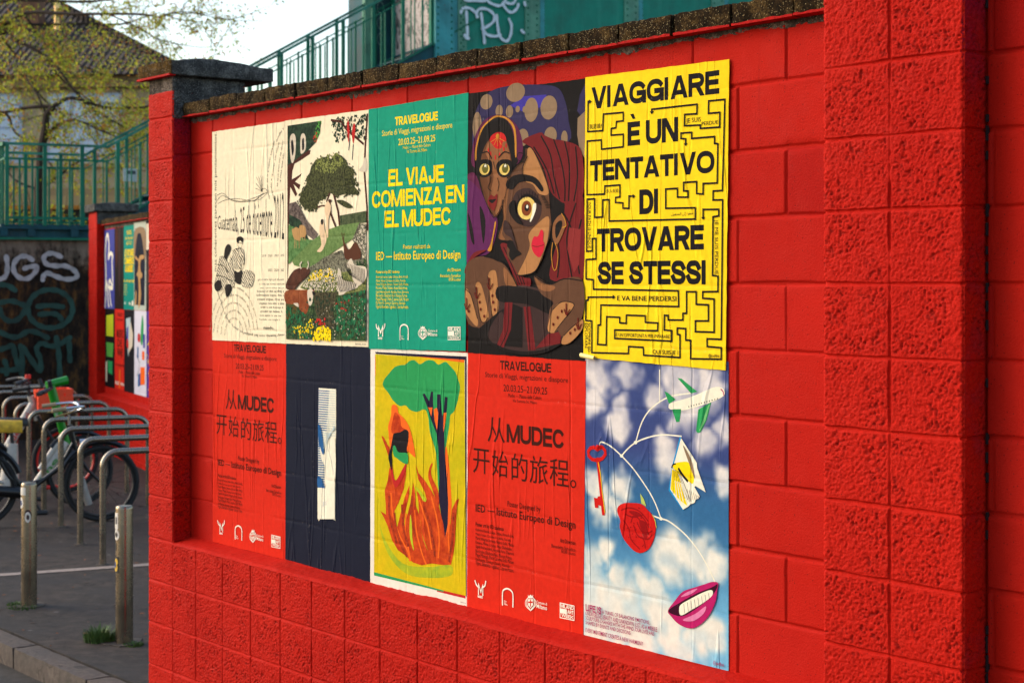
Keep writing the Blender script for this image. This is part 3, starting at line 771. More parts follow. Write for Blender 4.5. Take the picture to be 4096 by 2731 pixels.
["p","art_darkleaf",[21,973,187,974,307,974,298,922,263,882,200,852,135,832,63,806,21,797]],
["d","art_brightleaf",60,4,[270,971,307,972,298,922,257,882,250,906]],
["d","art_red",14,4,[250,926,282,927,263,882,238,893]],
["s","art_bone",[43,916,70,935,93,910,87,835,63,803,46,838]],
["s","art_bone",[135,917,161,929,178,904,174,856,135,843]],
["s","ink_black",[51,896,67,905,78,863,63,837]],
["s","ink_black",[146,899,161,908,164,864,148,857]],
["d","art_darkleaf",260,6,[388,976,668,973,665,865,628,870,545,896,485,874,425,871,394,916]],
["l","art_brown",12,[669,970,653,840,646,738,667,584,669,494]],
["l","art_brown",10,[390,970,467,958,509,921,637,853]],
["s","art_red",[513,943,524,959,533,912,526,864,516,901]],
["s","art_red",[557,930,572,943,578,916,563,859,551,892]],
["l","ink_navy",5,[536,880,527,834]],
["l","ink_navy",5,[562,854,554,793]],
["s","art_bone",[604,743,633,764,648,794,665,782,665,740,639,735]],
["l","art_brown",9,[351,624,376,656]],
["l","art_brown",13,[378,620,385,567,425,510]],
["l","art_brown",13,[406,655,443,578,455,516]],
["l","art_brown",7,[250,595,313,606,376,600]],
["p","art_treeleaf",[122,630,135,656,187,708,180,729,212,754,225,780,263,808,351,816,388,804,425,828,473,812,509,791,521,764,569,748,563,716,583,690,571,677,610,650,580,641,509,648,425,643,376,660,338,635,288,624,266,598,212,590,161,601]],
["d","art_treeleaf",380,5,[103,624,122,670,174,716,168,736,212,767,219,794,263,818,351,826,431,838,491,818,527,783,580,754,586,715,628,646,580,632,425,635,376,653,338,628,276,584,187,587,122,610]],
["d","art_treetop",200,5,[263,808,351,820,427,831,473,812,491,779,388,738,263,758]],
["d","art_treeleaf",120,5,[116,630,187,735,187,587,263,581,288,630]],
["d","art_treeleaf",60,5,[509,797,616,662,616,637,509,635]],
["s","art_treeleaf",[437,624,485,622,545,601,554,588,509,589,449,611]],
["p","art_rock",[37,625,96,631,135,602,187,547,282,484,250,456,135,508,37,551]],
["p","art_darkleaf",[37,578,135,548,206,459,83,461,37,537]],
["p","art_hill",[459,558,662,571,665,523,557,521,461,511]],
["p","art_meadow",[34,531,96,515,161,466,250,458,161,412,57,366,34,353]],
["p","art_grass",[63,370,200,439,338,496,461,516,610,524,628,495,545,452,388,396,263,351,187,334,83,349]],
["s","art_camel",[63,506,78,512,103,518,135,501,135,460,83,468]],
["s","art_camel",[125,518,148,526,178,516,182,479,135,474]],
["l","art_camel",4,[86,478,87,427]],
["l","art_camel",4,[99,478,100,427]],
["l","art_camel",4,[125,477,126,426]],
["l","art_camel",4,[135,477,136,460]],
["l","art_camel",4,[154,477,156,460]],
["l","art_camel",4,[174,476,175,459]],
["s","art_skin",[342,605,361,621,385,607,388,587,369,541,366,467,348,489,351,542,338,582]],
["s","art_skin",[301,530,323,545,341,496,353,456,316,409,276,409,311,437,296,490]],
["s","art_brown",[369,630,392,628,388,618,371,619]],
["s","ink_black",[307,543,323,546,326,526,311,524]],
["p","art_bush",[187,334,263,354,338,383,473,411,509,378,665,376,665,315,509,300,263,317]],
["p","art_bush",[557,452,610,521,665,516,665,366]],
["d","art_bone",130,3,[569,445,628,518,665,513,665,379]],
["s","art_deer",[485,460,500,440,533,412,580,443,610,422,625,402,616,372,509,371,491,420]],
["l","art_deer",4,[476,483,485,453]],
["l","art_deer",4,[495,482,488,453]],
["l","art_deer",7,[515,394,519,371]],
["d","art_darkgreen",60,6,[586,354,665,369,665,334,604,328]],
["p","art_meadowdark",[135,250,238,324,388,336,485,316,665,334,665,232,461,198,263,224]],
["d","art_darkleaf",160,6,[148,247,238,317,388,330,485,313,473,205,263,227]],
["d","art_bone",330,4,[161,257,238,321,388,333,473,316,461,238,263,234]],
["d","ink_yellow",90,4,[200,277,250,324,388,333,425,277]],
["s","art_bone",[515,345,551,374,580,346,662,336,665,290,604,258,563,287,551,325]],
["s","art_bone",[443,280,449,333,471,319,488,284,592,270,599,251,509,231,467,206,449,238]],
["m","ink_black",3.5,[524,352,515,329,545,303]],
["m","ink_black",3.5,[534,350,527,326,554,300]],
["m","ink_black",3.5,[545,348,539,322,564,296]],
["m","ink_black",3.5,[556,345,551,319,574,293]],
["m","ink_black",3.5,[566,343,563,316,583,290]],
["m","ink_black",3.5,[577,341,575,312,592,286]],
["m","ink_black",3.5,[588,339,586,309,602,283]],
["m","ink_black",3.5,[598,337,598,306,611,280]],
["m","ink_black",3.5,[609,335,610,302,620,277]],
["m","ink_black",3.5,[619,333,622,299,630,274]],
["m","ink_black",3.5,[630,331,633,296,639,270]],
["m","ink_black",3.5,[640,329,645,293,648,267]],
["m","ink_black",3.5,[651,327,656,290,658,264]],
["m","ink_black",4,[459,300,449,270,468,234]],
["m","ink_black",4,[472,296,462,268,479,235]],
["m","ink_black",4,[485,293,476,266,490,236]],
["m","ink_black",4,[498,290,489,265,501,237]],
["m","ink_black",4,[512,287,502,263,512,237]],
["m","ink_black",4,[525,283,515,261,522,238]],
["m","ink_black",4,[538,280,528,259,533,239]],
["m","ink_black",4,[551,277,542,257,544,239]],
["m","ink_black",4,[564,274,554,255,554,240]],
["m","ink_black",4,[577,270,568,253,565,241]],
["m","ink_black",4,[590,267,580,251,576,241]],
["s","art_oxdark",[20,271,83,325,161,338,218,331,206,304,135,271,86,242,24,243]],
["m","art_bone",7,[146,335,138,352,151,362]],
["m","art_bone",7,[200,334,210,351,205,363]],
["p","art_darkgreen",[17,185,135,162,263,224,461,218,665,242,665,29,20,20]],
["p","art_olivedark",[250,230,449,231,406,159,443,74,313,71,263,157]],
["p","art_brown_bush",[17,185,122,176,83,114,20,86]],
["s","art_ox",[17,235,187,240,253,242,250,216,215,168,187,134,135,154,122,177,20,180]],
["s","art_bone",[202,238,250,237,240,182,212,175]],
["s","ink_black",[240,234,268,227,250,216]],
["s","art_bone",[83,179,122,181,125,164]],
["d","art_darkleaf",220,7,[24,168,135,156,263,217,461,215,662,238,662,34,24,24]],
["d","art_forest",160,9,[412,192,545,225,665,238,665,31,509,30,443,74]],
["d","art_bone",120,2.5,[425,198,665,226,665,34,83,22,83,87]],
["d","ink_yellow",150,6,[250,23,263,64,313,84,394,73,388,23]],
["d","ink_yellow",80,5,[57,73,187,89,250,123,250,50,135,27]],
["d","art_red",14,7,[238,110,351,118,357,92,250,90]],
["d","art_red",20,4,[425,185,545,199,509,134]],
["d","art_forest",100,7,[20,168,187,136,250,36,20,24]],
["t","ink_black","@giovanni_zanetta",586.4,12.5,668.1,18.6,1]],"p4":[["s","art_night",[38,760,38,886,78,959,158,997,290,1003,450,990,543,969,583,916,600,850,598,772,366,781,147,754]],
["p","art_night",[648,879,663,935,691,971,691,837]],
["p","art_violet",[263,930,344,957,476,952,476,912,344,900]],
["e","art_tan",296,976,56.1,35.0],
["e","art_tan",118,956,38.4,28.9],
["e","art_tan",197,915,22.2,23.2],
["e","art_tan",260,908,21.8,23.0],
["e","art_tan",309,913,13.0,12.1],
["e","art_tan",350,909,12.8,12.0],
["e","art_tan",389,904,40.1,44.6],
["e","art_tan",490,904,47.3,43.4],
["e","art_tan",61,867,28.7,55.5],
["e","art_tan",339,806,34.2,32.2],
["e","art_tan",500,802,35.8,31.6],
["e","art_tan",578,787,18.1,27.3],
["p","art_tan",[651,853,691,875,691,709,663,736,649,795]],
["s","art_plum",[30,719,35,802,67,856,113,890,186,902,258,884,307,849,334,803,339,742,290,705,147,699]],
["s","art_black",[44,739,58,801,90,858,147,886,191,895,247,874,282,827,301,745,296,705,90,619]],
["s","art_gold",[46,743,51,788,84,855,147,891,191,899,252,883,296,840,303,745,294,745,286,833,247,877,191,893,147,884,92,851,60,787,56,742]],
["s","art_purple",[-9,623,21,674,67,648,96,605,147,534,186,512,180,451,135,383,44,371,-9,357]],
["s","art_plum",[-9,679,44,691,90,619,44,649]],
["s","art_black",[0,539,27,496,44,419,21,441]],
["s","art_black",[78,564,113,508,101,418,84,495]],
["s","art_skin_dark",[90,757,115,794,147,816,191,823,234,810,256,775,269,740,275,692,252,626,234,579,180,518,147,541,113,584,90,633,78,675,82,716]],
["s","art_skin_mid",[147,814,191,821,231,809,252,775,263,740,266,693,247,633,227,586,182,526,169,575,147,617,164,671,135,734,113,770]],
["s","art_crimson",[139,808,152,826,189,836,227,827,242,801,219,796,216,777,191,773,171,780,158,791]],
["e","art_gold",189,821,11.1,9.5],
["l","art_gold",2.5,[189,816,147,802]],
["l","art_gold",2.5,[189,816,167,790]],
["l","art_gold",2.5,[189,816,189,784]],
["l","art_gold",2.5,[189,816,211,788]],
["l","art_gold",2.5,[189,816,230,800]],
["e","art_crimson",132,772,4.5,8.9],
["e","art_crimson",147,758,4.5,8.9],
["e","art_crimson",175,742,4.5,8.9],
["e","art_crimson",227,771,4.4,8.8],
["e","art_crimson",241,782,4.4,8.8],
["e","art_crimson",202,751,4.5,8.8],
["s","art_black",[57,718,86,738,143,734,157,712,149,682,109,670,70,682]],
["e","art_eye",109,701,31.7,21.3],
["e","art_iris_green",113,704,20.4,18.0],
["p","ink_cream",[114,723,117,717,124,716,118,713,121,707,114,711,107,708,109,714,105,717,112,718]],
["s","art_black",[181,711,210,731,265,727,278,706,271,676,232,664,195,676]],
["e","art_eye",232,694,30.8,21.1],
["e","art_iris_green",236,698,19.8,17.7],
["p","ink_cream",[237,716,240,710,247,709,241,706,243,700,237,704,230,701,232,707,228,710,235,711]],
["m","art_black",5,[96,764,130,765,152,740]],
["m","art_black",5,[197,741,230,759,260,753]],
["m","art_black",3,[147,672,144,651,130,631,152,616]],
["m","art_black",3,[189,663,198,642,191,615]],
["m","art_black",3,[164,726,175,698]],
["s","art_lip",[129,580,147,603,169,596,187,605,189,586,180,557,164,542,135,564]],
["s","art_black",[135,583,164,585,182,585,158,570]],
["s","art_gold",[174,500,181,493,164,438,152,393,128,394,147,417,164,465]],
["s","art_scarf",[339,793,440,817,471,804,522,787,583,777,663,749,685,683,685,587,643,557,583,556,512,568,492,615,460,682,403,759]],
["s","art_scarf",[563,547,624,557,685,568,685,292,624,279,502,283,517,365,553,442]],
["s","art_black",[252,612,285,678,344,722,344,762,398,762,466,682,502,601,563,560,583,546,563,455,522,391,502,431]],
["m","art_black",7,[450,802,502,733,522,653,553,573]],
["m","art_black",7,[522,784,563,703,583,624,583,565]],
["m","art_black",7,[583,773,608,688,604,565]],
["m","art_black",7,[408,765,481,681,522,594]],
["m","art_black",7,[643,750,653,646,634,563]],
["m","art_black",7,[563,534,624,454,663,305]],
["m","art_black",7,[543,430,553,364,543,292]],
["m","art_black",7,[643,550,594,429,624,286]],
["m","art_black",7,[673,491,624,363]],
["p","art_scarf_lit",[608,467,673,459,663,337,634,305,598,390]],
["s","art_scarf",[208,413,269,408,312,347,344,293,387,286,382,256,312,260,269,327]],
["m","art_black",5,[230,402,280,334,323,266]],
["m","art_black",5,[250,388,297,334,338,266]],
["m","art_black",5,[270,375,314,334,353,266]],
["p","art_face_dark",[227,579,258,631,252,660,301,698,355,728,360,765,403,755,450,696,492,615,502,529,510,476,497,431,460,365,417,312,344,298,314,300,282,341,252,368,247,395,258,426,209,431,197,447,227,504,222,545]],
["s","art_skin_mid",[227,579,258,622,247,558,241,504,219,457,236,433,208,433,198,447,227,504]],
["s","art_skin_light",[374,764,403,753,460,669,494,595,440,594,403,629,355,646,344,689,368,734]],
["s","art_skin_light",[378,446,419,479,492,510,490,437,460,365,414,314,344,300,314,301,360,360,385,406]],
["s","art_plum_dark",[280,570,312,610,387,616,445,571,450,518,408,479,344,481,290,509]],
["s","art_black",[293,546,332,587,376,597,440,571,452,551,419,565,376,585,336,568,312,529]],
["e","art_eye",366,544,53.0,41.5],
["s","ink_cream",[403,556,421,560,419,535,396,499,385,496,398,526]],
["e","art_iris",366,544,29.8,28.1],
["e","art_black",368,546,13.8,13.4],
["e","ink_cream",370,550,6.4,6.6],
["l","art_black",3,[323,577,315,596]],
["l","art_black",3,[338,579,333,599]],
["l","art_black",3,[353,581,350,601]],
["l","art_black",3,[368,583,367,604]],
["l","art_black",3,[383,585,384,606]],
["l","art_black",3,[398,582,401,602]],
["l","art_black",3,[412,579,418,598]],
["l","art_black",3,[427,575,434,594]],
["s","art_black",[247,631,277,664,344,670,419,654,463,615,452,602,398,638,325,641,282,616]],
["m","art_gold",3,[250,471,263,449]],
["m","art_gold",3,[260,475,271,450]],
["s","art_kiss",[396,416,410,439,433,440,450,463,465,454,463,425,471,408,460,379,440,363,413,376,398,396]],
["m","art_lip",3,[402,406,429,402,466,408]],
["s","art_black",[250,409,263,430,301,418,309,396,336,377,303,366,280,354,262,375,266,394]],
["s","art_skin_mid",[522,486,563,515,590,494,583,461,543,409,517,434]],
["s","art_black",[533,476,563,494,571,475,538,430]],
["m","art_gold",4,[568,517,583,500,592,474,573,468]],
["m","art_gold",3.5,[517,414,510,371,522,319,539,325,547,377,531,414]],
["s","art_scarf",[-9,329,44,385,124,394,44,364,-7,308]],
["s","art_plum_dark",[-2,245,202,260,419,253,663,183,624,92,471,29,344,15,202,34,67,93]],
["m","art_black",13,[9,155,90,76,202,28,344,12,481,26,614,79]],
["s","art_face_dark",[-9,315,44,364,124,370,180,355,241,334,312,260,197,249,202,191,186,143,135,122,73,100,-2,133]],
["s","art_skin_mid",[230,328,280,293,312,260,247,260]],
["s","art_skin_light",[-7,245,27,224,69,135,62,105,9,141,-7,168]],
["s","art_skin_light",[56,256,90,266,130,177,138,139,110,120,84,138]],
["s","art_skin_light",[135,294,175,318,191,287,202,191,187,147,158,155]],
["s","art_black",[197,256,344,254,492,224,522,155,366,192,202,202]],
["p","art_black",[-2,105,78,97,202,164,290,192,344,179,344,32,124,39]],
["s","art_plum_dark",[135,81,219,164,230,83,180,41]],
["s","art_plum_dark",[403,173,502,142,460,75,419,41]],
["p","art_scarf",[238,198,285,198,275,97,230,28,191,40,227,96]],
["p","art_scarf",[350,183,389,183,421,26,378,23]],
["p","art_scarf",[419,31,492,86,568,97,561,53]],
["m","art_black",4,[263,195,256,97,214,35]],
["m","art_black",4,[368,180,389,25]],
["s","art_face_dark",[413,296,502,266,583,286,683,279,683,151,583,78,543,103,492,102,502,174,522,201,450,233]],
["s","art_skin_mid",[417,296,450,270,533,257,502,240,440,250]],
["s","art_skin_light",[522,175,563,201,624,200,632,182,563,123,531,92,497,94,492,115]],
["s","art_skin_light",[583,84,624,111,681,144,681,106,616,58,569,53]],
["m","art_black",4,[312,260,247,334,180,359,113,370]],
["m","art_black",3,[191,253,198,198,187,143,158,155,135,294]],
["m","art_black",3,[56,256,84,142,110,120,135,138]],
["m","art_black",3,[-7,245,27,224,69,135]],
["m","art_black",3,[522,175,568,202,630,199,630,179,563,123,531,94]],
["m","art_black",3,[583,83,624,111,681,143]],
["m","art_black",4,[419,293,502,265,583,285,678,278]],
["m","art_black",4,[227,579,222,545,227,504,198,447,209,431,258,425]],
["m","art_black",4,[312,300,344,298,417,312,460,365,497,431,510,476]],
["m","art_black",4,[360,765,355,728,301,698,253,660]],
["m","art_black",4,[374,734,344,689,355,646]],
["m","art_black",3,[312,734,323,750,355,742,350,715,323,723]],
["m","art_black",3,[84,716,78,675,90,633,147,541,180,518,234,579,271,679]],
["s","art_black",[263,558,296,576,307,529,344,488,312,492,274,523]],
["s","art_plum_dark",[238,504,271,483,296,435,312,394,280,435,247,450,230,470]],
["m","art_black",2.2,[450,590,471,584]],
["m","art_black",2.2,[454,584,476,579]],
["m","art_black",2.2,[458,578,481,573]],
["m","art_black",2.2,[463,572,486,568]],
["m","art_black",2.2,[467,566,492,562]],
["m","art_black",2.2,[471,560,497,557]],
["m","art_black",2.2,[475,554,502,551]],
["m","art_black",2.2,[479,548,507,546]],
["m","art_black",2.2,[483,542,512,541]],
["e","art_henna",84,197,5.8,6.2],
["e","art_henna",90,170,5.7,6.2],
["e","art_henna",113,144,5.7,6.2],
["e","art_henna",164,222,5.6,6.1],
["e","art_henna",169,198,5.6,6.2],
["e","art_henna",178,170,5.6,6.2],
["e","art_henna",15,162,5.8,6.3],
["e","art_henna",571,169,5.1,5.9],
["e","art_henna",548,146,5.1,5.8],
["e","art_henna",524,121,5.1,5.9],
["e","art_henna",643,105,5.0,5.8],
["e","art_henna",618,92,5.0,5.8],
["m","art_henna",5,[53,232,67,211,85,230]],
["l","art_henna",6,[65,252,67,214]],
["m","art_henna",5,[133,266,147,246,165,265]],
["l","art_henna",6,[144,287,147,249]],
["m","art_henna",5,[-11,189,3,168,22,188]],
["l","art_henna",6,[1,210,3,172]],
["m","art_henna",5,[586,175,598,156,614,174]],
["l","art_henna",6,[596,195,598,159]],
["m","art_henna",5,[651,125,663,106,679,124]],
["l","art_henna",6,[661,144,663,109]]]}
CLOUDS = [86,910,92,227,927,71,42,952,62,484,920,115,620,920,90,513,832,103,352,851,68,42,820,74,195,807,66,174,755,72,424,695,67,429,650,72,600,715,64,676,781,62,695,615,62,195,548,71,86,472,86,42,549,68,174,460,54,444,342,121,562,337,102,648,321,73,108,315,61,42,270,80,42,145,135,174,229,60,301,232,69,352,190,96,195,110,164,86,35,134,404,128,106,301,6,109,562,91,102,648,112,68,484,23,71,141,-22,84,424,75,89]
GRAF = {"white":[[-1321,2463,-1308,2348,-1321,2225,-1368,2172,-1402,2163],[-982,2421,-1059,2469,-1154,2455,-1223,2366,-1219,2260,-1146,2181,-1042,2172,-956,2243,-921,2332,-1025,2327,-1085,2305],[-607,2468,-712,2512,-799,2493,-834,2431,-782,2360,-668,2342,-554,2343,-449,2298,-387,2227,-431,2173,-554,2164,-668,2199,-782,2244,-834,2208,-847,2154]],"teal":[[-1402,2092,-1300,2075,-1206,2013],[-1402,1845,-1274,1871,-1163,1844,-1077,1791,-1103,1702,-1189,1614,-1300,1606,-1385,1686,-1402,1766],[-1038,1808,-992,1907,-904,1982,-788,2018,-665,2011,-556,1960,-479,1874,-449,1769,-471,1663,-540,1574,-645,1518,-768,1504,-886,1535,-980,1605,-1033,1701,-1038,1808],[-912,1794,-747,1807,-581,1788],[-886,1687,-730,1699,-642,1672,-598,1618],[-1402,1457,-1274,1394,-1163,1392,-1042,1462,-921,1443,-782,1370],[-1402,1222,-1306,1253,-1236,1269,-1209,1135,-1160,989,-1122,888],[-1139,1267,-1122,1156,-1117,933],[-1112,1250,-1025,1121,-943,996,-883,928],[-872,1297,-916,1264,-927,1197,-883,1096,-872,950],[-829,1296,-752,1261,-642,1271,-488,1370],[-670,1373,-642,1204,-631,1035,-620,832],[-499,1303,-493,1145,-488,1055],[-1349,1071,-1322,993,-1322,893],[-1402,945,-1268,947,-1144,961]],"dru":[[5334,6173,5345,5988,5353,5802],[5244,6153,5275,6219,5384,6227,5478,6169,5517,6092],[5306,5821,5329,5779,5368,5772],[5572,6161,5595,6004,5619,5819,5627,5719],[5493,6155,5540,6223,5666,6232,5777,6160,5777,6059,5666,5966,5587,5932],[5603,5918,5666,5850,5792,5829,5887,5857],[5824,6149,5840,6006,5872,5849,5951,5774,6015,5785,6062,5889,6070,6020,6031,6105],[6239,5947,6255,5931,6279,5915],[6287,6376,6295,6355,6300,6333],[5275,6398,5306,6343,5446,6342,5635,6352],[5650,6411,5682,6348,5761,6310,5872,6296,5951,6360,5983,6434],[5919,6329,5999,6233,6078,6209,6158,6273,6182,6340],[5983,6348,6062,6336,6118,6371,6142,6446]]}
# ---------------------------------------------------------------- posters
PAL = dict(ink_black=(26,23,27), ink_dark=(62,22,14), ink_soft=(38,34,32), ink_grey=(146,128,102), ink_white=(236,226,205), ink_cream=(232,222,196), ink_yellow=(244,206,12), ink_magenta=(158,18,84), ink_navy=(30,26,48),
 paper_green=(20,142,112), paper_red=(204,38,20), paper_yellow=(244,202,26), paper_cream=(236,219,184), paper_navy=(23,27,43), paper_black=(24,21,21), paper_white=(226,214,196),
 art_black=(27,23,23), art_blue=(38,88,138), art_blue_pale=(176,190,190), art_bone=(206,190,166), art_brightleaf=(80,146,60), art_brown=(70,34,27), art_crimson=(186,34,32), art_cyan=(30,136,190), art_deer=(84,48,32), art_eye=(220,186,98), art_face_dark=(94,62,44), art_gold=(188,126,44), art_green=(40,142,78), art_green_lit=(110,180,110), art_henna=(96,26,20), art_iris=(124,60,30), art_iris_green=(96,90,40), art_kiss=(196,34,54), art_leaf=(176,186,90), art_lime=(176,182,34), art_lip=(116,34,32), art_lips=(176,28,92), art_lips_dark=(58,10,34), art_lips_lit=(214,120,158), art_night=(50,44,76), art_orange=(232,98,28), art_plum=(88,32,62), art_plum_dark=(60,42,40), art_purple=(90,34,78), art_red=(182,36,34), art_red_bright=(194,24,20), art_rose_dark=(142,12,15), art_scarf=(108,30,32), art_scarf_lit=(132,44,42), art_skin=(220,188,150), art_skin_dark=(98,60,38), art_skin_light=(170,116,70), art_skin_mid=(134,86,54), art_tan=(136,110,84), art_violet=(62,52,140), art_camel=(176,134,84))
MOT = dict(art_flame=((160,42,16),(208,76,24),14,.35), art_flame_dark=((120,38,22),(176,58,24),60,.5), art_yellow_field=((182,168,14),(212,176,16),3,.2), art_olive=((138,160,40),(178,178,30),10,.4), art_brown_bush=((88,58,22),(56,74,40),40,.6), art_bush=((52,46,40),(136,132,108),90,.6), art_darkgreen=((24,40,26),(70,92,54),70,.6), art_darkleaf=((20,36,28),(44,66,46),60,.6), art_forest=((16,70,44),(40,112,70),60,.5), art_grass=((84,110,58),(112,136,78),60,.4), art_hatch=((30,28,27),(226,210,178),90,.0), art_hill=((50,62,40),(84,92,62),60,.5), art_meadow=((62,98,50),(98,134,78),40,.5), art_meadowdark=((70,84,44),(130,130,74),90,.6), art_olivedark=((38,36,26),(84,78,54),80,.6), art_ox=((112,50,26),(146,78,44),24,.4), art_oxdark=((62,34,26),(90,52,38),24,.4), art_rock=((62,50,48),(120,104,94),60,.6), art_treeleaf=((30,34,22),(84,86,50),110,.6), art_treetop=((96,100,48),(146,150,82),110,.6))
def relief_group():
    g = bpy.data.node_groups.new('paper_relief', 'ShaderNodeTree')
    g.interface.new_socket('Normal', in_out='OUTPUT', socket_type='NodeSocketVector'); g.interface.new_socket('Wear', in_out='OUTPUT', socket_type='NodeSocketFloat'); g.interface.new_socket('Tone', in_out='OUTPUT', socket_type='NodeSocketFloat')
    class H: node_tree = g
    t = NT(H); out = t.new('NodeGroupOutput'); v = t.obj(WALL)
    sep = t.new('ShaderNodeSeparateXYZ'); t.set(sep.inputs[0], v); x, z = sep.outputs[0], sep.outputs[2]
    w1 = t.noise(v, 3.1, 3); w2 = t.noise(v, 12, 3); wob = t.math('ADD', t.math('MULTIPLY', t.math('SUBTRACT', w1, .5), .016), t.math('MULTIPLY', t.math('SUBTRACT', w2, .5), .008))
    def crease(val, pitch, off, wd):   # narrow fold where the paper bridges a mortar joint
        q = t.math('DIVIDE', t.math('SUBTRACT', t.math('ADD', val, wob), off), pitch)
        d = t.math('MULTIPLY', t.math('ABSOLUTE', t.math('SUBTRACT', q, t.math('ROUND', q))), pitch)
        return t.mapr(d, 0, wd, 1, 0)
    mh = t.mapr(t.noise(v, 2.3, 2), .40, .58, .1, 1); mv = t.mapr(t.noise(t.map(v, (5, 1, 1.6), (7, 0, 3)), 1, 2), .45, .6, 0, 1)
    ch = t.math('MULTIPLY', crease(z, .21, -.006, .011), mh); cv = t.math('MULTIPLY', crease(x, .205, -.142, .007), mv)
    wn_ = t.noise(t.map(v, (7.5, 1, .8), (2, 0, 9)), 1, 2, .5, .5); wr = t.mapr(t.math('ABSOLUTE', t.math('SUBTRACT', wn_, .5)), 0, .022, 1, 0)
    wr = t.math('MULTIPLY', wr, t.mapr(t.noise(v, 1.9, 2), .44, .60, 0, 1))
    bl = t.noise(v, 7, 2); gr = t.noise(v, 260, 3, .6)
    h = t.math('ADD', t.math('MULTIPLY', ch, -.6), t.math('MULTIPLY', cv, -.9)); h = t.math('ADD', h, t.math('MULTIPLY', wr, 1.5))
    h = t.math('ADD', h, t.math('MULTIPLY', bl, 1.6)); h = t.math('ADD', h, t.math('MULTIPLY', gr, .16))
    t.set(out.inputs['Normal'], t.bump(h, .0032, 1.0))
    sp = t.mapr(t.noise(v, 95, 3, .7), .60, .70, 0, 1)
    sc = t.mapr(t.noise(t.map(v, (60, 1, 9)), 1, 4, .7), .68, .75, 0, 1)
    wear = t.math('MULTIPLY', t.math('MAXIMUM', t.math('MULTIPLY', ch, .9), t.math('MAXIMUM', cv, t.math('MULTIPLY', wr, .6))), sp)
    wear = t.math('MAXIMUM', wear, t.math('MULTIPLY', sc, .25)); wear = t.math('MAXIMUM', wear, t.math('MULTIPLY', t.mapr(t.noise(v, 60, 3, .7), .73, .78, 0, 1), .4))
    t.set(out.inputs['Wear'], t.math('MULTIPLY', wear, .5)); t.set(out.inputs['Tone'], t.math('ADD', t.mapr(t.noise(v, 45, 3, .6), .3, .7, .92, 1.05), t.math('MULTIPLY', t.math('SUBTRACT', w1, .5), .12)))
    return g
RELIEF = relief_group()
def ink(name):
    if name in MATS: return MATS[name]
    m, t, b = newmat(name); g = t.new('ShaderNodeGroup'); g.node_tree = RELIEF; v = t.obj(WALL)
    if name == 'printed_sky':
        c = t.new('ShaderNodeAttribute', attribute_name='print').outputs['Color']
    elif name == 'art_hatch':
        wv = t.new('ShaderNodeTexWave', bands_direction='DIAGONAL'); t.set(wv.inputs['Vector'], v); wv.inputs['Scale'].default_value = 34; wv.inputs['Distortion'].default_value = 5; wv.inputs['Detail'].default_value = 3
        c = t.mix(t.math('GREATER_THAN', wv.outputs['Fac'], .36), srgb(MOT[name][0]), srgb(MOT[name][1]))
    elif name in MOT:
        a, e, s, hard = MOT[name]; n = t.noise(v, s, 6, .75); k = .16 * (1 - hard) + .02
        c = t.mix(t.mapr(n, .5 - k, .5 + k, 0, 1), srgb(a), srgb(e))
    else: c = srgb(PAL[name])
    tn = t.new('ShaderNodeCombineColor'); [t.set(tn.inputs[i], g.outputs['Tone']) for i in range(3)]
    c = t.mix(1.0, c, tn.outputs[0], 'MULTIPLY'); dark = name in PAL and sum(PAL[name]) < 420 or name not in PAL
    c = t.mix(t.math('MULTIPLY', g.outputs['Wear'], .35 if dark else .5), c, srgb((206, 190, 168)))
    t.set(b.inputs['Base Color'], c); b.inputs['Roughness'].default_value = .72; b.inputs['Specular IOR Level'].default_value = .04
    t.set(b.inputs['Normal'], g.outputs['Normal']); MATS[name] = m; return m

OFFS = {0: 0, 1: .006, 2: .012, 3: .014}
def glyph_meshes(keys):
    res = {}; tmp = []
    for k in keys:
        c = bpy.data.curves.new('lettering_source', 'FONT'); c.body = k[0]; c.offset = OFFS[k[1]]; c.resolution_u = 3 if len(k[0]) < 18 else 2; c.fill_mode = 'FRONT'
        c.space_character = 1.0 + (.03 if k[1] > 1 else 0)
        o = bpy.data.objects.new('lettering_source', c); COL.objects.link(o); tmp.append((k, o, c))
    bpy.context.view_layer.update(); dg = bpy.context.evaluated_depsgraph_get()
    for k, o, c in tmp:
        me = o.evaluated_get(dg).to_mesh(); n = len(me.vertices); a = np.zeros(n * 3); me.vertices.foreach_get('co', a)
        res[k] = (a.reshape(-1, 3)[:, :2].copy(), [tuple(p.vertices) for p in me.polygons]); o.evaluated_get(dg).to_mesh_clear()
    for k, o, c in tmp: bpy.data.objects.remove(o); bpy.data.curves.remove(c)
    return res
def pairs(l): return [(l[i], l[i + 1]) for i in range(0, len(l), 2)]
def strip(pts, w, cap=.5):
    pts = [Vector(p) for p in pts]; pts = [p for i, p in enumerate(pts) if i == 0 or (p - pts[i - 1]).length > .3]
    if len(pts) < 2: return None
    closed = (pts[0] - pts[-1]).length < 1 and len(pts) > 3
    if not closed:
        pts[0] = pts[0] + (pts[0] - pts[1]).normalized() * w * cap; pts[-1] = pts[-1] + (pts[-1] - pts[-2]).normalized() * w * cap
    vs = []; n = len(pts)
    for i, p in enumerate(pts):
        a = pts[i - 1] if i > 0 else (pts[-2] if closed else None); b = pts[i + 1] if i < n - 1 else (pts[1] if closed else None)
        d1 = (p - a).normalized() if a is not None else (b - p).normalized(); d2 = (b - p).normalized() if b is not None else d1
        n1 = Vector((-d1.y, d1.x)); n2 = Vector((-d2.y, d2.x)); m = n1 + n2
        m = m.normalized() if m.length > .2 else n1; k = w / 2 / max(.45, m.dot(n1)); vs += [p + m * k, p - m * k]
    return vs, [(2 * i + 1, 2 * i + 3, 2 * i + 2, 2 * i) for i in range(n - 1)]
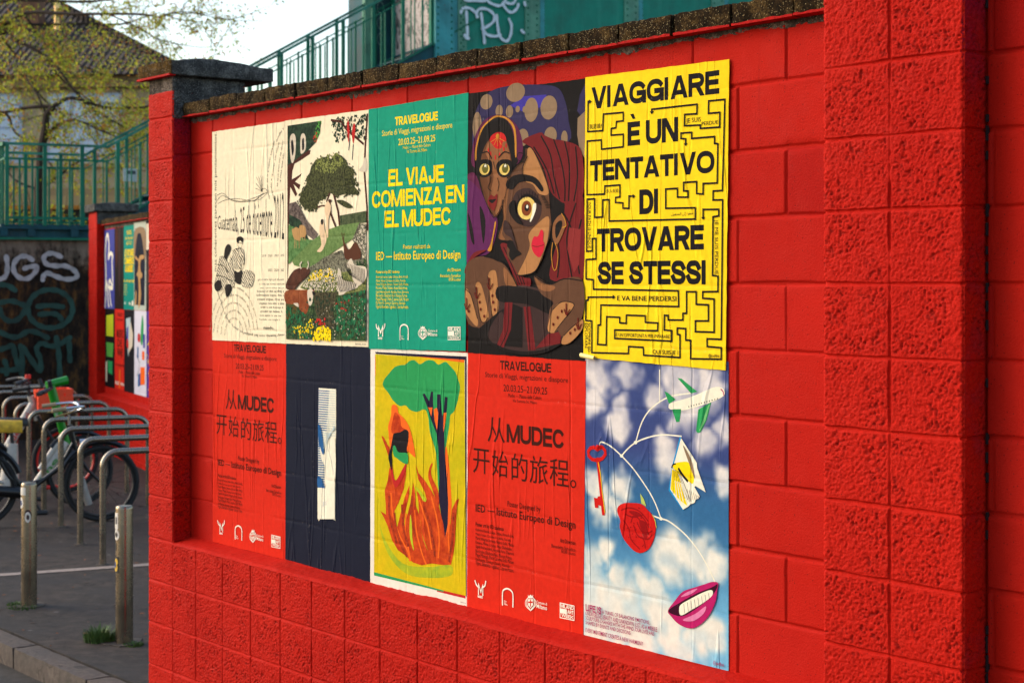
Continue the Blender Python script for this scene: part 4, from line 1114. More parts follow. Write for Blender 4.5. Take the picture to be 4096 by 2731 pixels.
CW = dict(Y=.68, A=.74, B=.66, C=.72, D=.70, E=.58, F=.55, G=.76, I=.0, J=.52, K=.70, L=.53, M=.88, N=.72, O=.78, P=.64, R=.67, S=.64, T=.62, U=.70, V=.72, W=1.02, Z=.62)
def block_letter(ch, W, H, w):   # grotesque capital drawn with strokes of even weight w in a cell W x H
    out = []; X = lambda u: w / 2 + u * (W - w); Y = lambda v: w / 2 + v * (H - w)
    def st(*p): out.append(strip([(X(u), Y(v)) for u, v in p], w))
    def dg(u0, v0, u1, v1, ww=1.0):
        a, b, c, d = u0 * W, v0 * H, u1 * W, v1 * H; L = math.hypot(c - a, d - b); h = w * ww * L / max(1e-6, abs(d - b)) / 2
        if b > d: a, b, c, d = c, d, a, b
        out.append(([(a - h, b), (a + h, b), (c + h, d), (c - h, d)], [(0, 1, 2, 3)]))
    def arc(t0, t1, n=26, cx=.5, cy=.5, rx=.5, ry=.5, e=.86):
        P = []
        for i in range(n + 1):
            t = math.radians(t0 + (t1 - t0) * i / n); c, q = math.cos(t), math.sin(t); P.append((cx + rx * math.copysign(abs(c) ** e, c), cy + ry * math.copysign(abs(q) ** e, q)))
        return P
    hw = w / W / 2 if W else 0
    if ch == 'A': dg(hw * 1.1, 0, .5 - hw * .1, 1); dg(1 - hw * 1.1, 0, .5 + hw * .1, 1); out.append(strip([(W * .24, H * .27), (W * .76, H * .27)], w * .9))
    elif ch == 'V': dg(hw * 1.1, 1, .5 - hw * .1, 0); dg(1 - hw * 1.1, 1, .5 + hw * .1, 0)
    elif ch == 'W': dg(hw, 1, .28, 0); dg(.28, 0, .5, 1); dg(.5, 1, .72, 0); dg(.72, 0, 1 - hw, 1)
    elif ch == 'M': st((0, 0), (0, 1)); st((1, 0), (1, 1)); dg(hw * 1.2, 1, .5, 0, .9); dg(1 - hw * 1.2, 1, .5, 0, .9)
    elif ch == 'N': st((0, 0), (0, 1)); st((1, 0), (1, 1)); dg(hw * 1.2, 1, 1 - hw * 1.2, 0)
    elif ch == 'Z': st((0, 1), (1, 1)); st((0, 0), (1, 0)); dg(hw * 1.3, 0, 1 - hw * 1.3, 1)
    elif ch == 'K': st((0, 0), (0, 1)); dg(hw * 2, .42, 1 - hw * 1.2, 1); dg(.42, .52, 1 - hw * 1.2, 0)
    elif ch == 'Y': dg(hw * 1.1, 1, .5, .42); dg(1 - hw * 1.1, 1, .5, .42); st((.5, 0), (.5, .45))
    elif ch == 'I': out.append(([(0, 0), (w, 0), (w, H), (0, H)], [(0, 1, 2, 3)]))
    elif ch in 'EF':
        st((0, 0), (0, 1)); st((0, 1), (1, 1)); st((0, .52), (.92, .52))
        if ch == 'E': st((0, 0), (1, 0))
    elif ch == 'L': st((0, 1), (0, 0)); st((0, 0), (1, 0))
    elif ch == 'T': st((0, 1), (1, 1)); st((.5, 0), (.5, 1))
    elif ch == 'O': st(*arc(0, 360, 36))
    elif ch == 'C': st(*arc(38, 322))
    elif ch == 'G': st(*arc(38, 335)); st((.56, .46), (1, .46)); st((1, .46), (1, 0))
    elif ch == 'U': st((0, 1), *arc(180, 360, 18, cy=.36, ry=.36), (1, 1))
    elif ch == 'J': st((1, 1), *arc(360, 185, 16, cy=.32, ry=.32))
    elif ch == 'D': st((0, 0), (0, 1)); st((0, 1), (.42, 1), *arc(80, -80, 16, cx=.42, rx=.58), (.42, 0), (0, 0))
    elif ch in 'RP':
        st((0, 0), (0, 1)); st((0, 1), (.55, 1), *arc(75, -75, 12, cx=.55, cy=.74, rx=.42, ry=.26), (.55, .48), (0, .48))
        if ch == 'R': dg(.52, .50, 1 - hw * 1.1, 0)
    elif ch == 'B': st((0, 0), (0, 1)); st((0, 1), (.5, 1), *arc(75, -75, 10, cx=.5, cy=.76, rx=.42, ry=.24), (.5, .52), (0, .52)); st((.4, .52), *arc(75, -75, 10, cx=.5, cy=.26, rx=.5, ry=.26), (.5, 0), (0, 0))
    elif ch == 'S': st(*smoothpts([(.97, .78), (.80, .96), (.5, 1), (.18, .95), (.03, .76), (.16, .59), (.5, .51), (.86, .41), (.99, .24), (.84, .05), (.5, 0), (.17, .05), (.01, .24)], False, 3))
    return [o for o in out if o]
class Art:
    def __init__(s, G, base=.0004, dz=.00005): s.G = G; s.z = base; s.dz = dz; s.names = ['artwork', 'lettering']; s.parts = [MB(), MB()]; s.mats = [[], []]; s.cur = None; s.rr = random.Random(5)
    def put(s, part, col, pts, faces):
        q = s.cur if s.cur is not None else (0 if part == 'artwork' else 1); ml = s.mats[q]
        if col not in ml: ml.append(col)
        s.parts[q].add([(p[0] / 1000, -s.z, p[1] / 1000) for p in pts], faces, ml.index(col))
    def run(s, ops):
        for op in ops:
            k, c = op[0], op[1]; s.z += s.dz
            if k == 'n':
                s.cur = None
                if c: s.names.append(c); s.parts.append(MB()); s.mats.append([]); s.cur = len(s.names) - 1
                continue
            if k in 'ps':
                p = pairs(op[2]); p = smoothpts(p) if k == 's' else p; area = sum(p[i - 1][0] * p[i][1] - p[i][0] * p[i - 1][1] for i in range(len(p)))
                if area < 0: p = p[::-1]
                s.put('artwork', c, p, [tuple(range(len(p)))])
            elif k == 'k':
                _, c, tx, ax, ay, bx, by, wt = op; H = by - ay; w = wt * H; sp = .036 if wt < .23 else .026; tot = 0
                for ch in tx: tot += (.24 if ch == ' ' else (wt if ch == 'I' else CW[ch]) + sp)
                sx = (bx - ax) / ((tot - sp) * H); x = ax
                for ch in tx:
                    if ch == ' ': x += .24 * H * sx; continue
                    Wc = (w if ch == 'I' else CW[ch] * H * sx)
                    for vs_, fs_ in block_letter(ch, Wc, H, w): s.z += .000004; s.put('lettering', c, [(x + p[0], ay + p[1]) for p in vs_], fs_)
                    x += (wt * sx if ch == 'I' else CW[ch] * sx) * H + sp * H * sx
            elif k in 'lm':
                p = pairs(op[3]); p = smoothpts(p, False) if k == 'm' else p; q = strip(p, op[2])
                if q: s.put('artwork', c, *q)
            elif k == 'e':
                _, c, x, y, rx, ry = op; s.put('artwork', c, [(x + rx * math.cos(t * math.pi / 12), y + ry * math.sin(t * math.pi / 12)) for t in range(24)], [tuple(range(24))])
            elif k == 'd':
                _, c, n, r, pl = op; p = pairs(pl); x0, x1 = min(q[0] for q in p), max(q[0] for q in p); y0, y1 = min(q[1] for q in p), max(q[1] for q in p); done = 0
                for _try in range(n * 6):
                    x, y = s.rr.uniform(x0, x1), s.rr.uniform(y0, y1); ins = False
                    for i in range(len(p)):
                        a, b = p[i - 1], p[i]
                        if (a[1] > y) != (b[1] > y) and x < (b[0] - a[0]) * (y - a[1]) / (b[1] - a[1]) + a[0]: ins = not ins
                    if ins:
                        s.z += .000001; m = s.rr.randint(4, 6); t0 = s.rr.random() * 6; q = s.rr.uniform(.5, 1.5) * r
                        s.put('artwork', c, [(x + q * s.rr.uniform(.6, 1.2) * math.cos(t0 + j * 6.283 / m), y + q * s.rr.uniform(.6, 1.2) * math.sin(t0 + j * 6.283 / m)) for j in range(m)], [tuple(range(m))]); done += 1
                        if done >= n: break
            else:
                b = op[7] if k in 'tgr' else 0; V, F = s.G[(op[2], b)]; x0, x1 = V[:, 0].min(), V[:, 0].max(); ym, yM = V[:, 1].min(), V[:, 1].max()
                if k == 't':
                    _, _, _, ax, ay, bx, by, _ = op; P = np.stack([ax + (V[:, 0] - x0) / (x1 - x0) * (bx - ax), ay + V[:, 1] / yM * (by - ay)], 1)
                elif k == 'g':
                    _, _, _, ax, ay, bx, by, _ = op; P = np.stack([ax + (V[:, 0] - x0) / (x1 - x0) * (bx - ax), ay + (V[:, 1] - ym) / (yM - ym) * (by - ay)], 1)
                elif k == 'r':
                    _, _, _, ax, ay, bx, by, _, ccw = op; u = (V[:, 0] - x0) / (x1 - x0); w = (V[:, 1] - (ym if ccw else 0)) / (yM - (ym if ccw else 0))
                    P = np.stack([bx - w * (bx - ax), ay + u * (by - ay)], 1) if ccw else np.stack([ax + w * (bx - ax), by - u * (by - ay)], 1)
                elif k == 'q':
                    q = [np.array(z, float) for z in pairs(op[3])]; u = ((V[:, 0] - x0) / (x1 - x0))[:, None]; w = ((V[:, 1] - ym) / (yM - ym))[:, None]
                    P = (q[0] * (1 - u) + q[1] * u) * (1 - w) + (q[3] * (1 - u) + q[2] * u) * w
                elif k == 'c':
                    pt = np.array(smoothpts(pairs(op[4]), False, 6), float); sl_ = np.concatenate([[0], np.cumsum(np.hypot(*np.diff(pt, axis=0).T))]); u = (V[:, 0] - x0) / (x1 - x0) * sl_[-1]
                    hgt = op[3] * .55; X = np.interp(u, sl_, pt[:, 0]); Y = np.interp(u, sl_, pt[:, 1]); d = np.stack([np.interp(u + 4, sl_, pt[:, 0]) - np.interp(u - 4, sl_, pt[:, 0]), np.interp(u + 4, sl_, pt[:, 1]) - np.interp(u - 4, sl_, pt[:, 1])], 1)
                    d /= np.maximum(1e-6, np.hypot(d[:, 0], d[:, 1]))[:, None]; P = np.stack([X - d[:, 1] * V[:, 1] * hgt, Y + d[:, 0] * V[:, 1] * hgt], 1)
                s.put('lettering', c, P, F)
    def build(s, parent):
        for nm, b, ml in zip(s.names, s.parts, s.mats):
            if b.f: b.build(nm, [ink(c) for c in ml], parent)
def sheet(name, wall, a, z, off, corners, mat, seed):
    e = None; rr = random.Random(seed); p = []
    for i in range(4):
        q, r = corners[i], corners[(i + 1) % 4]; n = 26
        for k in range(n):
            t = k / n; j = .0011 if k else 0; p.append((q[0] + (r[0] - q[0]) * t + rr.uniform(-j, j), q[1] + (r[1] - q[1]) * t + rr.uniform(-j, j)))
    n = len(p); v = [(x, -.0003, y) for x, y in p] + [(x, .0012, y) for x, y in p]
    b = MB(); b.add(v, [tuple(range(n))] + [(i, i + n, (i + 1) % n + n, (i + 1) % n) for i in range(n)])
    o = b.build(name, mat, wall); o.parent = None
    o.matrix_world = Matrix.Translation(wall.location) @ Matrix.Rotation(wall.rotation_euler.z, 4, 'Z') @ Matrix.Translation((a, -off, z)); return o
POSTERS = [  # key, drawing, position along wall, height, stand-off, corners lower-left anticlockwise, paper, label
 ('p1', 'p1', -3.825, 1.830, .0062, ((0, 0), (.686, .002), (.677, .997), (0, .998)), 'paper_cream', 'cream poster with stretched black lettering and two seated figures'),
 ('p2', 'p2', -3.146, 1.833, .0050, ((0, 0), (.675, .003), (.677, .992), (-.003, .997)), 'paper_cream', 'cream poster with a collage of animals under a large dark tree'),
 ('p3', 'p3', -2.466, 1.836, .0068, ((.003, -.006), (.675, .004), (.694, .998), (0, .990)), 'paper_green', 'green poster with yellow capital lettering EL VIAJE COMIENZA EN EL MUDEC'),
 ('p4', 'p4', -1.777, 1.833, .0055, ((0, .002), (.688, -.006), (.703, .990), (0, .998)), 'paper_black', 'dark poster with a drawing of two wide eyed women at a steering wheel'),
 ('p5', 'p5', -1.087, 1.827, .0080, ((-.006, .014), (.692, -.004), (.708, .990), (.005, .999)), 'paper_yellow', 'yellow poster with a black maze and the words VIAGGIARE È UN TENTATIVO'),
 ('p6', 'p9', -3.827, .862, .0022, ((0, 0), (.676, .003), (.690, .972), (0, .968)), 'paper_red', 'red orange MUDEC poster with Chinese characters, left of the plain navy poster'),
 ('p7', 'p7', -3.144, .862, .0030, ((-.004, .004), (.684, -.008), (.688, .976), (.003, .970)), 'paper_navy', 'navy poster with one upright white and blue striped strip in its middle'),
 ('p8', 'p8', -2.458, .857, .0036, ((0, -.006), (.703, 0), (.686, .977), (.002, .975)), 'paper_white', 'white edged poster with a green tree and orange flames on yellow'),
 ('p9', 'p9', -1.782, .858, .0042, ((-.003, -.004), (.684, .002), (.698, .972), (.003, .978)), 'paper_red', 'red orange MUDEC poster with Chinese characters, between the flames and the cloudy sky'),
 ('p10', 'p10', -1.095, .861, .0030, ((-.002, 0), (.708, .001), (.713, 1.004), (.006, .974)), 'printed_sky', 'blue cloudy poster with a hanging mobile of plane, key, rose, book and smiling mouth')]
FAR_ART = {
 'f1': [['m','ink_cream',52,[120,250,150,420,100,700,170,900,260,930,330,800,300,640,420,700,560,660,520,600,560,300,480,260,300,280]], ['m','ink_cream',46,[300,280,380,360,500,300]], ['m','ink_cream',40,[300,260,240,180,330,120,420,60,400,-10]], ['m','ink_cream',50,[100,-760,240,-560]]],
 'f3': [['t','ink_yellow','TRAVELOGUE',170,900,440,950,2],['t','ink_yellow','Storie di Viaggi, migrazioni',90,845,520,880,1],['t','ink_yellow','20.03.25–21.09.25',150,780,450,820,0],['k','ink_yellow','LE VOYAGE',60,640,560,725,0.19],['k','ink_yellow','COMMENCE',50,545,570,630,0.19],['k','ink_yellow','AU MUDEC',90,450,540,535,0.19],['t','ink_yellow','IED — Istituto Europeo di Design',20,330,590,365,2],['t','ink_yellow','Poster art by IED students',30,290,200,306,0],['t','ink_yellow','Kateryna Katruk, Lukas Urbsys',30,260,210,275,0],['t','ink_yellow','Mattia Volpe, Christina Iris',30,232,210,247,0],['t','ink_yellow','Maria Villagran Serrano',30,204,210,219,0],['t','ink_yellow','Pia Paverda, Giovanni Zanetta',30,176,210,191,0],['t','ink_white','MUDEC',60,60,140,95,2],['t','ink_white','Milano',320,60,430,95,2],['p','ink_white',[480,50,560,50,560,110,480,110]]],
 'f2': [['s','art_brown',[60,990,200,990,190,700,120,500,60,700]],['s','art_plum_dark',[260,980,340,980,330,300,280,150,250,500]]],
 'f4': [['p','paper_navy',[30,60,560,60,590,560,500,900,90,900,20,560]],['p','art_tan',[60,900,540,900,540,960,60,960]],['s','art_tan',[20,560,120,800,280,930,460,800,590,560,600,930,20,930]],['s','art_black',[200,640,240,700,300,740,340,640,330,560,260,540]],['s','art_camel',[90,640,250,600,330,640,520,640,520,600,360,580,350,470,450,420,420,380,340,360,380,180,300,40,240,40,260,240,230,380,140,420,220,460,240,570,90,600]],['p','art_camel',[40,60,120,60,150,200,110,240]]],
 'f5': [['p','art_lime',[90,640,520,640,520,920,90,900]],['p','art_brightleaf',[120,380,480,380,520,560,90,560]],['p','art_green',[200,180,460,160,470,330,180,330]],['p','art_bone',[60,60,140,60,140,330,60,300]]],
 'f6': [['t','ink_dark','TRAVELOGUE',170,900,440,945,2],['t','ink_dark','Storie di Viaggi, migrazioni',120,850,480,880,1],['t','ink_dark','MUDEC',120,640,500,740,3],['t','ink_dark','DE',160,530,430,620,3],['t','ink_dark','VIAJE',150,420,470,510,3],['t','ink_dark','IED — Istituto Europeo di Design',80,290,540,325,2],['t','ink_white','MUDEC  Milano',50,60,560,100,2],['p','art_orange',[250,20,330,20,340,250,270,250]]],
 'f7': [['p','art_blue_pale',[110,880,360,900,330,560,240,420,150,620]],['p','art_violet',[150,760,240,800,240,480,150,620]],['p','art_bone',[360,860,500,700,470,560,240,460,260,520]],['s','art_crimson',[140,560,240,520,260,600,180,640]]],
 'f8': [['s','art_green',[330,640,420,930,500,820,440,600]],['p','art_blue',[160,560,230,560,230,430,160,430]],['p','art_orange',[330,120,560,140,560,340,330,330]],['p','art_blue',[200,90,330,120,330,260,210,240]],['s','art_crimson',[180,640,300,620,320,700,220,720]],['p','art_orange',[420,420,540,420,540,520,420,520]],['p','art_violet',[480,560,570,560,570,720,480,720]],['l','art_black',10,[120,460,300,380,260,300,160,220]]],
 'f9': [['p','art_bone',[0,700,200,700,200,1000,0,1000]],['s','art_plum_dark',[0,0,120,300,100,600,0,620]]],
 'f10': [['d','ink_yellow',30,22,[20,20,560,20,560,960,20,960]]]}
FAR = [('f1', .432, 1.785, .66, 1.0, (64, 68, 142), 'blue poster with a winding white rope, in the upper row on the far red wall'),
 ('f2', 1.10, 1.79, .535, 1.0, (34, 26, 24), 'black and brown poster between the blue and the green ones on the far wall'),
 ('f3', 1.642, 1.79, .57, 1.01, (12, 128, 112), 'green poster with yellow lettering, small and out of focus on the far red wall'),
 ('f4', 2.218, 1.79, .63, 1.03, (178, 182, 166), 'cream poster with a long legged dancer in a dark arch on the far wall'),
 ('f9', 2.87, 1.79, .6, 1.03, (24, 22, 30), 'dark poster cut off by the near pier, in the upper row on the far wall'),
 ('f5', .50, .80, .60, .985, (22, 18, 18), 'black poster with three bright green patches, in the lower row on the far wall'),
 ('f6', 1.11, .80, .535, .985, (206, 40, 26), 'red poster with dark lettering, small and out of focus on the far wall'),
 ('f7', 1.655, .80, .56, .985, (26, 24, 28), 'black poster with slanted pale and blue shapes, in the lower row on the far wall'),
 ('f8', 2.225, .80, .63, .985, (206, 200, 208), 'white poster with green, orange and blue cut out shapes on the far wall'),
 ('f10', 2.865, .80, .6, .985, (78, 52, 126), 'purple poster with small yellow marks, beside the near pier on the far wall')]
keys = {(op[2], op[7] if op[0] in 'tgr' else 0) for ops in list(ART.values()) + list(FAR_ART.values()) for op in ops if op[0] in 'tgrqc'}
keys |= {('ridemovi', 2), ('lime', 2)}
GL = glyph_meshes(sorted(keys))
for i, (key, art, a, z, off, cn, pm, lab) in enumerate(POSTERS):
    if pm == 'printed_sky':
        W_, H_, nx, ny = .709, 1.0, 96, 136
        us = np.linspace(-.001, .7085, nx); vs = np.linspace(.001, .99, ny); X, Y = np.meshgrid(us, vs)
        top = np.array([56, 68, 116.]); mid = np.array([50, 98, 138.]); bot = np.array([112, 172, 200.]); tt = np.clip(Y, 0, 1)[..., None]
        base = np.where(tt > .5, mid + (top - mid) * sstep(.5, .7, tt), bot + (mid - bot) * sstep(.08, .5, tt))
        wx = (vnoise(X * 16, Y * 16, 3) - .5) * .05 + (vnoise(X * 45, Y * 45, 4) - .5) * .018; wy = (vnoise(X * 16, Y * 16, 5) - .5) * .05 + (vnoise(X * 45, Y * 45, 6) - .5) * .018
        d = np.zeros_like(X)
        for k in range(0, len(CLOUDS), 3):
            cx, cy, r = (CLOUDS[k + j] / 1000 for j in range(3)); q = np.hypot(X + wx - cx, Y + wy - cy) / r; d = np.maximum(d, 1 - sstep(.42, 1.15, q))
        d *= .72 + .42 * vnoise(X * 22, Y * 22, 9); d = np.clip(d, 0, 1)[..., None]
        cl = np.array([214, 203, 197.]) * sstep(.4, .8, tt) + np.array([222, 214, 198.]) * (1 - sstep(.4, .8, tt)); rgb = (base * (1 - d) + cl * d) / 255
        lin = np.where(rgb < .04045, rgb / 12.92, ((rgb + .055) / 1.055) ** 2.4)
        def fn(A, Z): return np.stack([A, np.full_like(A, -.0003), Z + .0], -1), np.zeros_like(A)
        o = gridmesh('poster', us, vs, fn, ink('printed_sky'), None)
        ca = o.data.attributes.new('print', 'FLOAT_COLOR', 'POINT'); ca.data.foreach_set('color', np.concatenate([lin, np.ones_like(d)], -1).astype(np.float32).reshape(-1))
        o.matrix_world = Matrix.Translation(WALL.location) @ Matrix.Rotation(WALL.rotation_euler.z, 4, 'Z') @ Matrix.Translation((a, -off, z))
    else:
        o = sheet('poster', WALL, a, z, off, cn, ink(pm), i)
    tag(o, lab, 'poster', 'large posters pasted on the near wall')
    A_ = Art(GL); A_.run(ART[art]); A_.build(o)
    if key == 'p5':   # lower left corner has come loose and rolled up
        b = MB(); n = 10; v = []
        for k in range(n + 1):
            t = -1.2 + k / n * 4.6; r = .0085; v += [(-.008, -.009 + r * math.cos(t) * -1, .022 + r * math.sin(t) - .004 * 0), (.062, -.007 + r * .8 * math.cos(t) * -1, .014 + r * .8 * math.sin(t))]
        b.add(v, [(2 * k, 2 * k + 1, 2 * k + 3, 2 * k + 2) for k in range(n)]); b.build('curled_corner', plain('poster_back', (244, 226, 140), .6), o, smooth=True)
for i, (key, a, z, w, h, c, lab) in enumerate(FAR):
    PAL['far_' + key] = c
    o = sheet('poster', WALL2, a, z, .006 if z > 1 else .004, ((0, 0), (w, 0), (w, h), (0, h)), ink('far_' + key), 50 + i)
    tag(o, lab, 'poster', 'posters pasted on the far wall'); A_ = Art(GL, .001, .0003); ops = FAR_ART[key]
    if key == 'f1': ops = [x for x in ops if min(x[3][1::2]) > -5] + [['m','ink_cream',44,[100,30,200,330,300,60,330,40]],['m','ink_cream',40,[330,300,420,120,480,40]]]
    A_.run(ops); A_.build(o)
# ---------------------------------------------------------------- ground
def ground_mat(name, c0, c1, c2, sc=1, rough=.9):
    m, t, b = newmat(name); v = t.obj(); n = t.noise(v, .9 * sc, 5, .65); n2 = t.noise(v, 9 * sc, 5, .7); n3 = t.noise(v, 160, 3, .7)
    c = t.ramp(t.math('ADD', t.math('MULTIPLY', n, .5), t.math('MULTIPLY', n2, .5)), [(.34, srgb(c0)), (.5, srgb(c1)), (.66, srgb(c2))])
    c = t.mix(t.mapr(n3, .62, .75, 0, .35), c, srgb((104, 94, 88))); c = t.mix(t.mapr(n3, .38, .28, 0, .5), c, srgb((14, 12, 12)))
    sp = t.new('ShaderNodeTexVoronoi'); t.set(sp.inputs['Vector'], v); sp.inputs['Scale'].default_value = 3.2; q = t.new('ShaderNodeSeparateColor'); t.set(q.inputs[0], sp.outputs['Color'])
    st = t.math('MULTIPLY', t.math('LESS_THAN', t.math('ADD', sp.outputs['Distance'], t.math('MULTIPLY', n2, .12)), .2), t.math('GREATER_THAN', q.outputs[1], .55))
    c = t.mix(t.math('MULTIPLY', st, .5), c, srgb((16, 13, 13)))
    w = t.noise(t.map(v, (1, 1, 1), (3, 8, 0)), .55, 6, .6); ck = t.math('MULTIPLY', t.mapr(t.math('ABSOLUTE', t.math('SUBTRACT', w, .5)), 0, .004, 1, 0), t.mapr(n, .45, .55, 0, 1))
    c = t.mix(t.math('MULTIPLY', ck, .8), c, srgb((10, 9, 9)))
    gm = t.new('ShaderNodeTexVoronoi'); t.set(gm.inputs['Vector'], v); gm.inputs['Scale'].default_value = 5.5; gq = t.new('ShaderNodeSeparateColor'); t.set(gq.inputs[0], gm.outputs['Color'])
    c = t.mix(t.math('MULTIPLY', t.math('MULTIPLY', t.math('LESS_THAN', gm.outputs['Distance'], .09), t.math('GREATER_THAN', gq.outputs[0], .6)), .5), c, srgb((120, 112, 106)))
    t.set(b.inputs['Base Color'], c); b.inputs['Specular IOR Level'].default_value = .25; t.set(b.inputs['Roughness'], t.mapr(n, .35, .65, rough - .25, rough)); t.set(b.inputs['Normal'], t.bump(t.math('ADD', n3, t.math('MULTIPLY', n2, .7)), .008)); return m
ASPH = ground_mat('pavement_asphalt', (28, 23, 20), (50, 42, 37), (80, 68, 60)); ROADM = ground_mat('road_asphalt', (42, 39, 36), (60, 55, 50), (80, 74, 68))
STONE = ground_mat('kerb_stone', (64, 55, 49), (88, 76, 68), (112, 99, 89), 3)
g = MB(); g.add([(-300, -60, -.12), (300, -60, -.12), (300, 600, -.12), (-300, 600, -.12)], [(0, 1, 2, 3)]); tag(g.build('ground', ROADM), kind='structure')
wx, wy = math.cos(WALL.rotation_euler.z), math.sin(WALL.rotation_euler.z)
def wl(a, y, z): return (WALL.location.x + a * wx - y * wy, WALL.location.y + a * wy + y * wx, z)
p = MB(); p.add([wl(-40, .045, 0), wl(12, .045, 0), wl(12, 60, 0), wl(-40, 60, 0)], [(0, 1, 2, 3)]); p.add([wl(-40, .045, -.118), wl(12, .045, -.118), wl(12, .045, 0), wl(-40, .045, 0)], [(0, 1, 2, 3)])
tag(p.build('pavement', ASPH), kind='structure')
boxes = []; x = -30.0
while x < -4.4: boxes.append((x, min(x + 1.0, -4.335) - .012, -.125, .026, -.13, .004, None)); x += 1.0
kb = rough_blocks('kerb', boxes, STONE, None, .003, .05, 90); kb.location = WALL.location; kb.rotation_euler = WALL.rotation_euler; tag(kb, kind='structure')
mk = MB(); L0, L1 = Vector((-4.30, 11.89, .004)), Vector((2.0, 14.8, .004)); d_ = (L1 - L0).normalized(); n_ = Vector((-d_.y, d_.x, 0)) * .055; N = 160; rr = random.Random(3); vv = []
for k in range(N + 1): q = L0.lerp(L1, k / N); j = rr.uniform(-.006, .006); vv += [q - n_ * (1 + j * 9), q + n_ * (1 + rr.uniform(-.06, .06))]
mk.add(vv, [(2 * k, 2 * k + 2, 2 * k + 3, 2 * k + 1) for k in range(N)])
tag(mk.build('road_marking', plain('worn_road_paint', (140, 122, 110), .85, var=.3, scale=30)), kind='structure')
# grass
GR = plain('grass_blade', (66, 92, 34), .7, var=.4, scale=30)
gb = MB(); rr = random.Random(12)
def tuft(cx, cy, n, rad, h):
    for _ in range(n):
        t = rr.uniform(0, 6.283); q = rad * math.sqrt(rr.random()); x, y = cx + q * math.cos(t), cy + q * math.sin(t); hh = h * rr.uniform(.4, 1.1) * (1 - .5 * q / rad); lean = rr.uniform(.1, .9) * hh; a = t + rr.uniform(-1, 1); w = .0035
        dx, dy = math.cos(a) * lean, math.sin(a) * lean; px, py = -math.sin(a) * w, math.cos(a) * w
        gb.add([(x - px, y - py, 0), (x + px, y + py, 0), (x + dx * .5 + px * .7, y + dy * .5 + py * .7, hh * .65), (x + dx * .5 - px * .7, y + dy * .5 - py * .7, hh * .65), (x + dx, y + dy, hh)], [(0, 1, 2, 3), (3, 2, 4)])
B1, B2 = (-3.157, 11.03), (-2.27, 9.88)
tuft(B2[0] - .16, B2[1] + .05, 420, .085, .12); tuft(B2[0] - .10, B2[1] + .06, 160, .06, .06); tuft(B2[0] + .07, B2[1] - .07, 170, .06, .03); tuft(B1[0] - .02, B1[1] - .08, 170, .10, .028); tuft(B1[0] - .1, B1[1] + .02, 120, .05, .03)
tag(gb.build('grass', GR), 'short green grass growing round the bollard feet', 'grass', kind='stuff')
lt = MB(); rl_ = random.Random(31)
for _ in range(90):
    y = rl_.uniform(9.4, 17); x = -y * rl_.uniform(.215, .31); a = rl_.uniform(0, 6.28); s_ = rl_.uniform(.008, .024); lt.add([(x + s_ * math.cos(a), y + s_ * math.sin(a), .006), (x - s_ * .5 * math.sin(a), y + s_ * .5 * math.cos(a), .010), (x - s_ * math.cos(a), y - s_ * math.sin(a), .006), (x + s_ * .5 * math.sin(a), y - s_ * .5 * math.cos(a), .004)], [(0, 1, 2, 3)])
tag(lt.build('litter', plain('dry_leaf_litter', (110, 64, 34), .9, var=.5, scale=3)), 'scattered dry leaves and scraps on the pavement', 'litter', kind='stuff')
# ---------------------------------------------------------------- bollards
def steel_mat(name, c, rough, streak=.25, dirt=(70, 56, 40)):
    m, t, b = newmat(name); v = t.obj(); n = t.noise(t.map(v, (40, 40, 3)), 1, 4, .7); n2 = t.noise(v, 7, 5, .7)
    c1 = t.mix(t.mapr(n, .45, .75, 0, streak), srgb(c), srgb(dirt)); c1 = t.mix(t.mapr(n2, .55, .75, 0, .5), c1, srgb(dirt))
    t.set(b.inputs['Base Color'], c1); b.inputs['Metallic'].default_value = .9; t.set(b.inputs['Roughness'], t.mapr(n2, .3, .7, rough, rough + .22)); t.set(b.inputs['Normal'], t.bump(n, .0006)); return m
STEEL = steel_mat('worn_stainless_steel', (134, 121, 104), .15, .38, (52, 39, 28)); RACKM = steel_mat('rack_steel', (142, 131, 117), .15, .22)
CONC = ground_mat('footing_concrete', (60, 52, 46), (78, 68, 60), (98, 88, 78), 4)
STK = [plain('sticker_white', (214, 204, 190), .5), plain('sticker_dark', (48, 20, 22), .5), plain('sticker_black', (20, 20, 22), .5), plain('sticker_yellow', (212, 166, 44), .5), plain('sticker_blue', (50, 62, 110), .5)]
def patch(o, r, th0, th1, z0, z1, mi, eps=.0012, round_=False, n=14):
    b = MB()
    if round_:
        c, zc, rt, rz = (th0 + th1) / 2, (z0 + z1) / 2, (th1 - th0) / 2, (z1 - z0) / 2; ring = [(c + rt * math.cos(k * 6.2832 / 20), zc + rz * math.sin(k * 6.2832 / 20)) for k in range(20)]
        b.add([((r + eps) * math.cos(c), (r + eps) * math.sin(c), zc)] + [((r + eps) * math.cos(t), (r + eps) * math.sin(t), z) for t, z in ring], [(0, 1 + k, 1 + (k + 1) % 20) for k in range(20)])
    else:
        v = []
        for k in range(n + 1): t = th0 + (th1 - th0) * k / n; v += [((r + eps) * math.cos(t), (r + eps) * math.sin(t), z0), ((r + eps) * math.cos(t), (r + eps) * math.sin(t), z1)]
        b.add(v, [(2 * k, 2 * k + 2, 2 * k + 3, 2 * k + 1) for k in range(n)])
    return b.build('sticker', STK[mi], o)
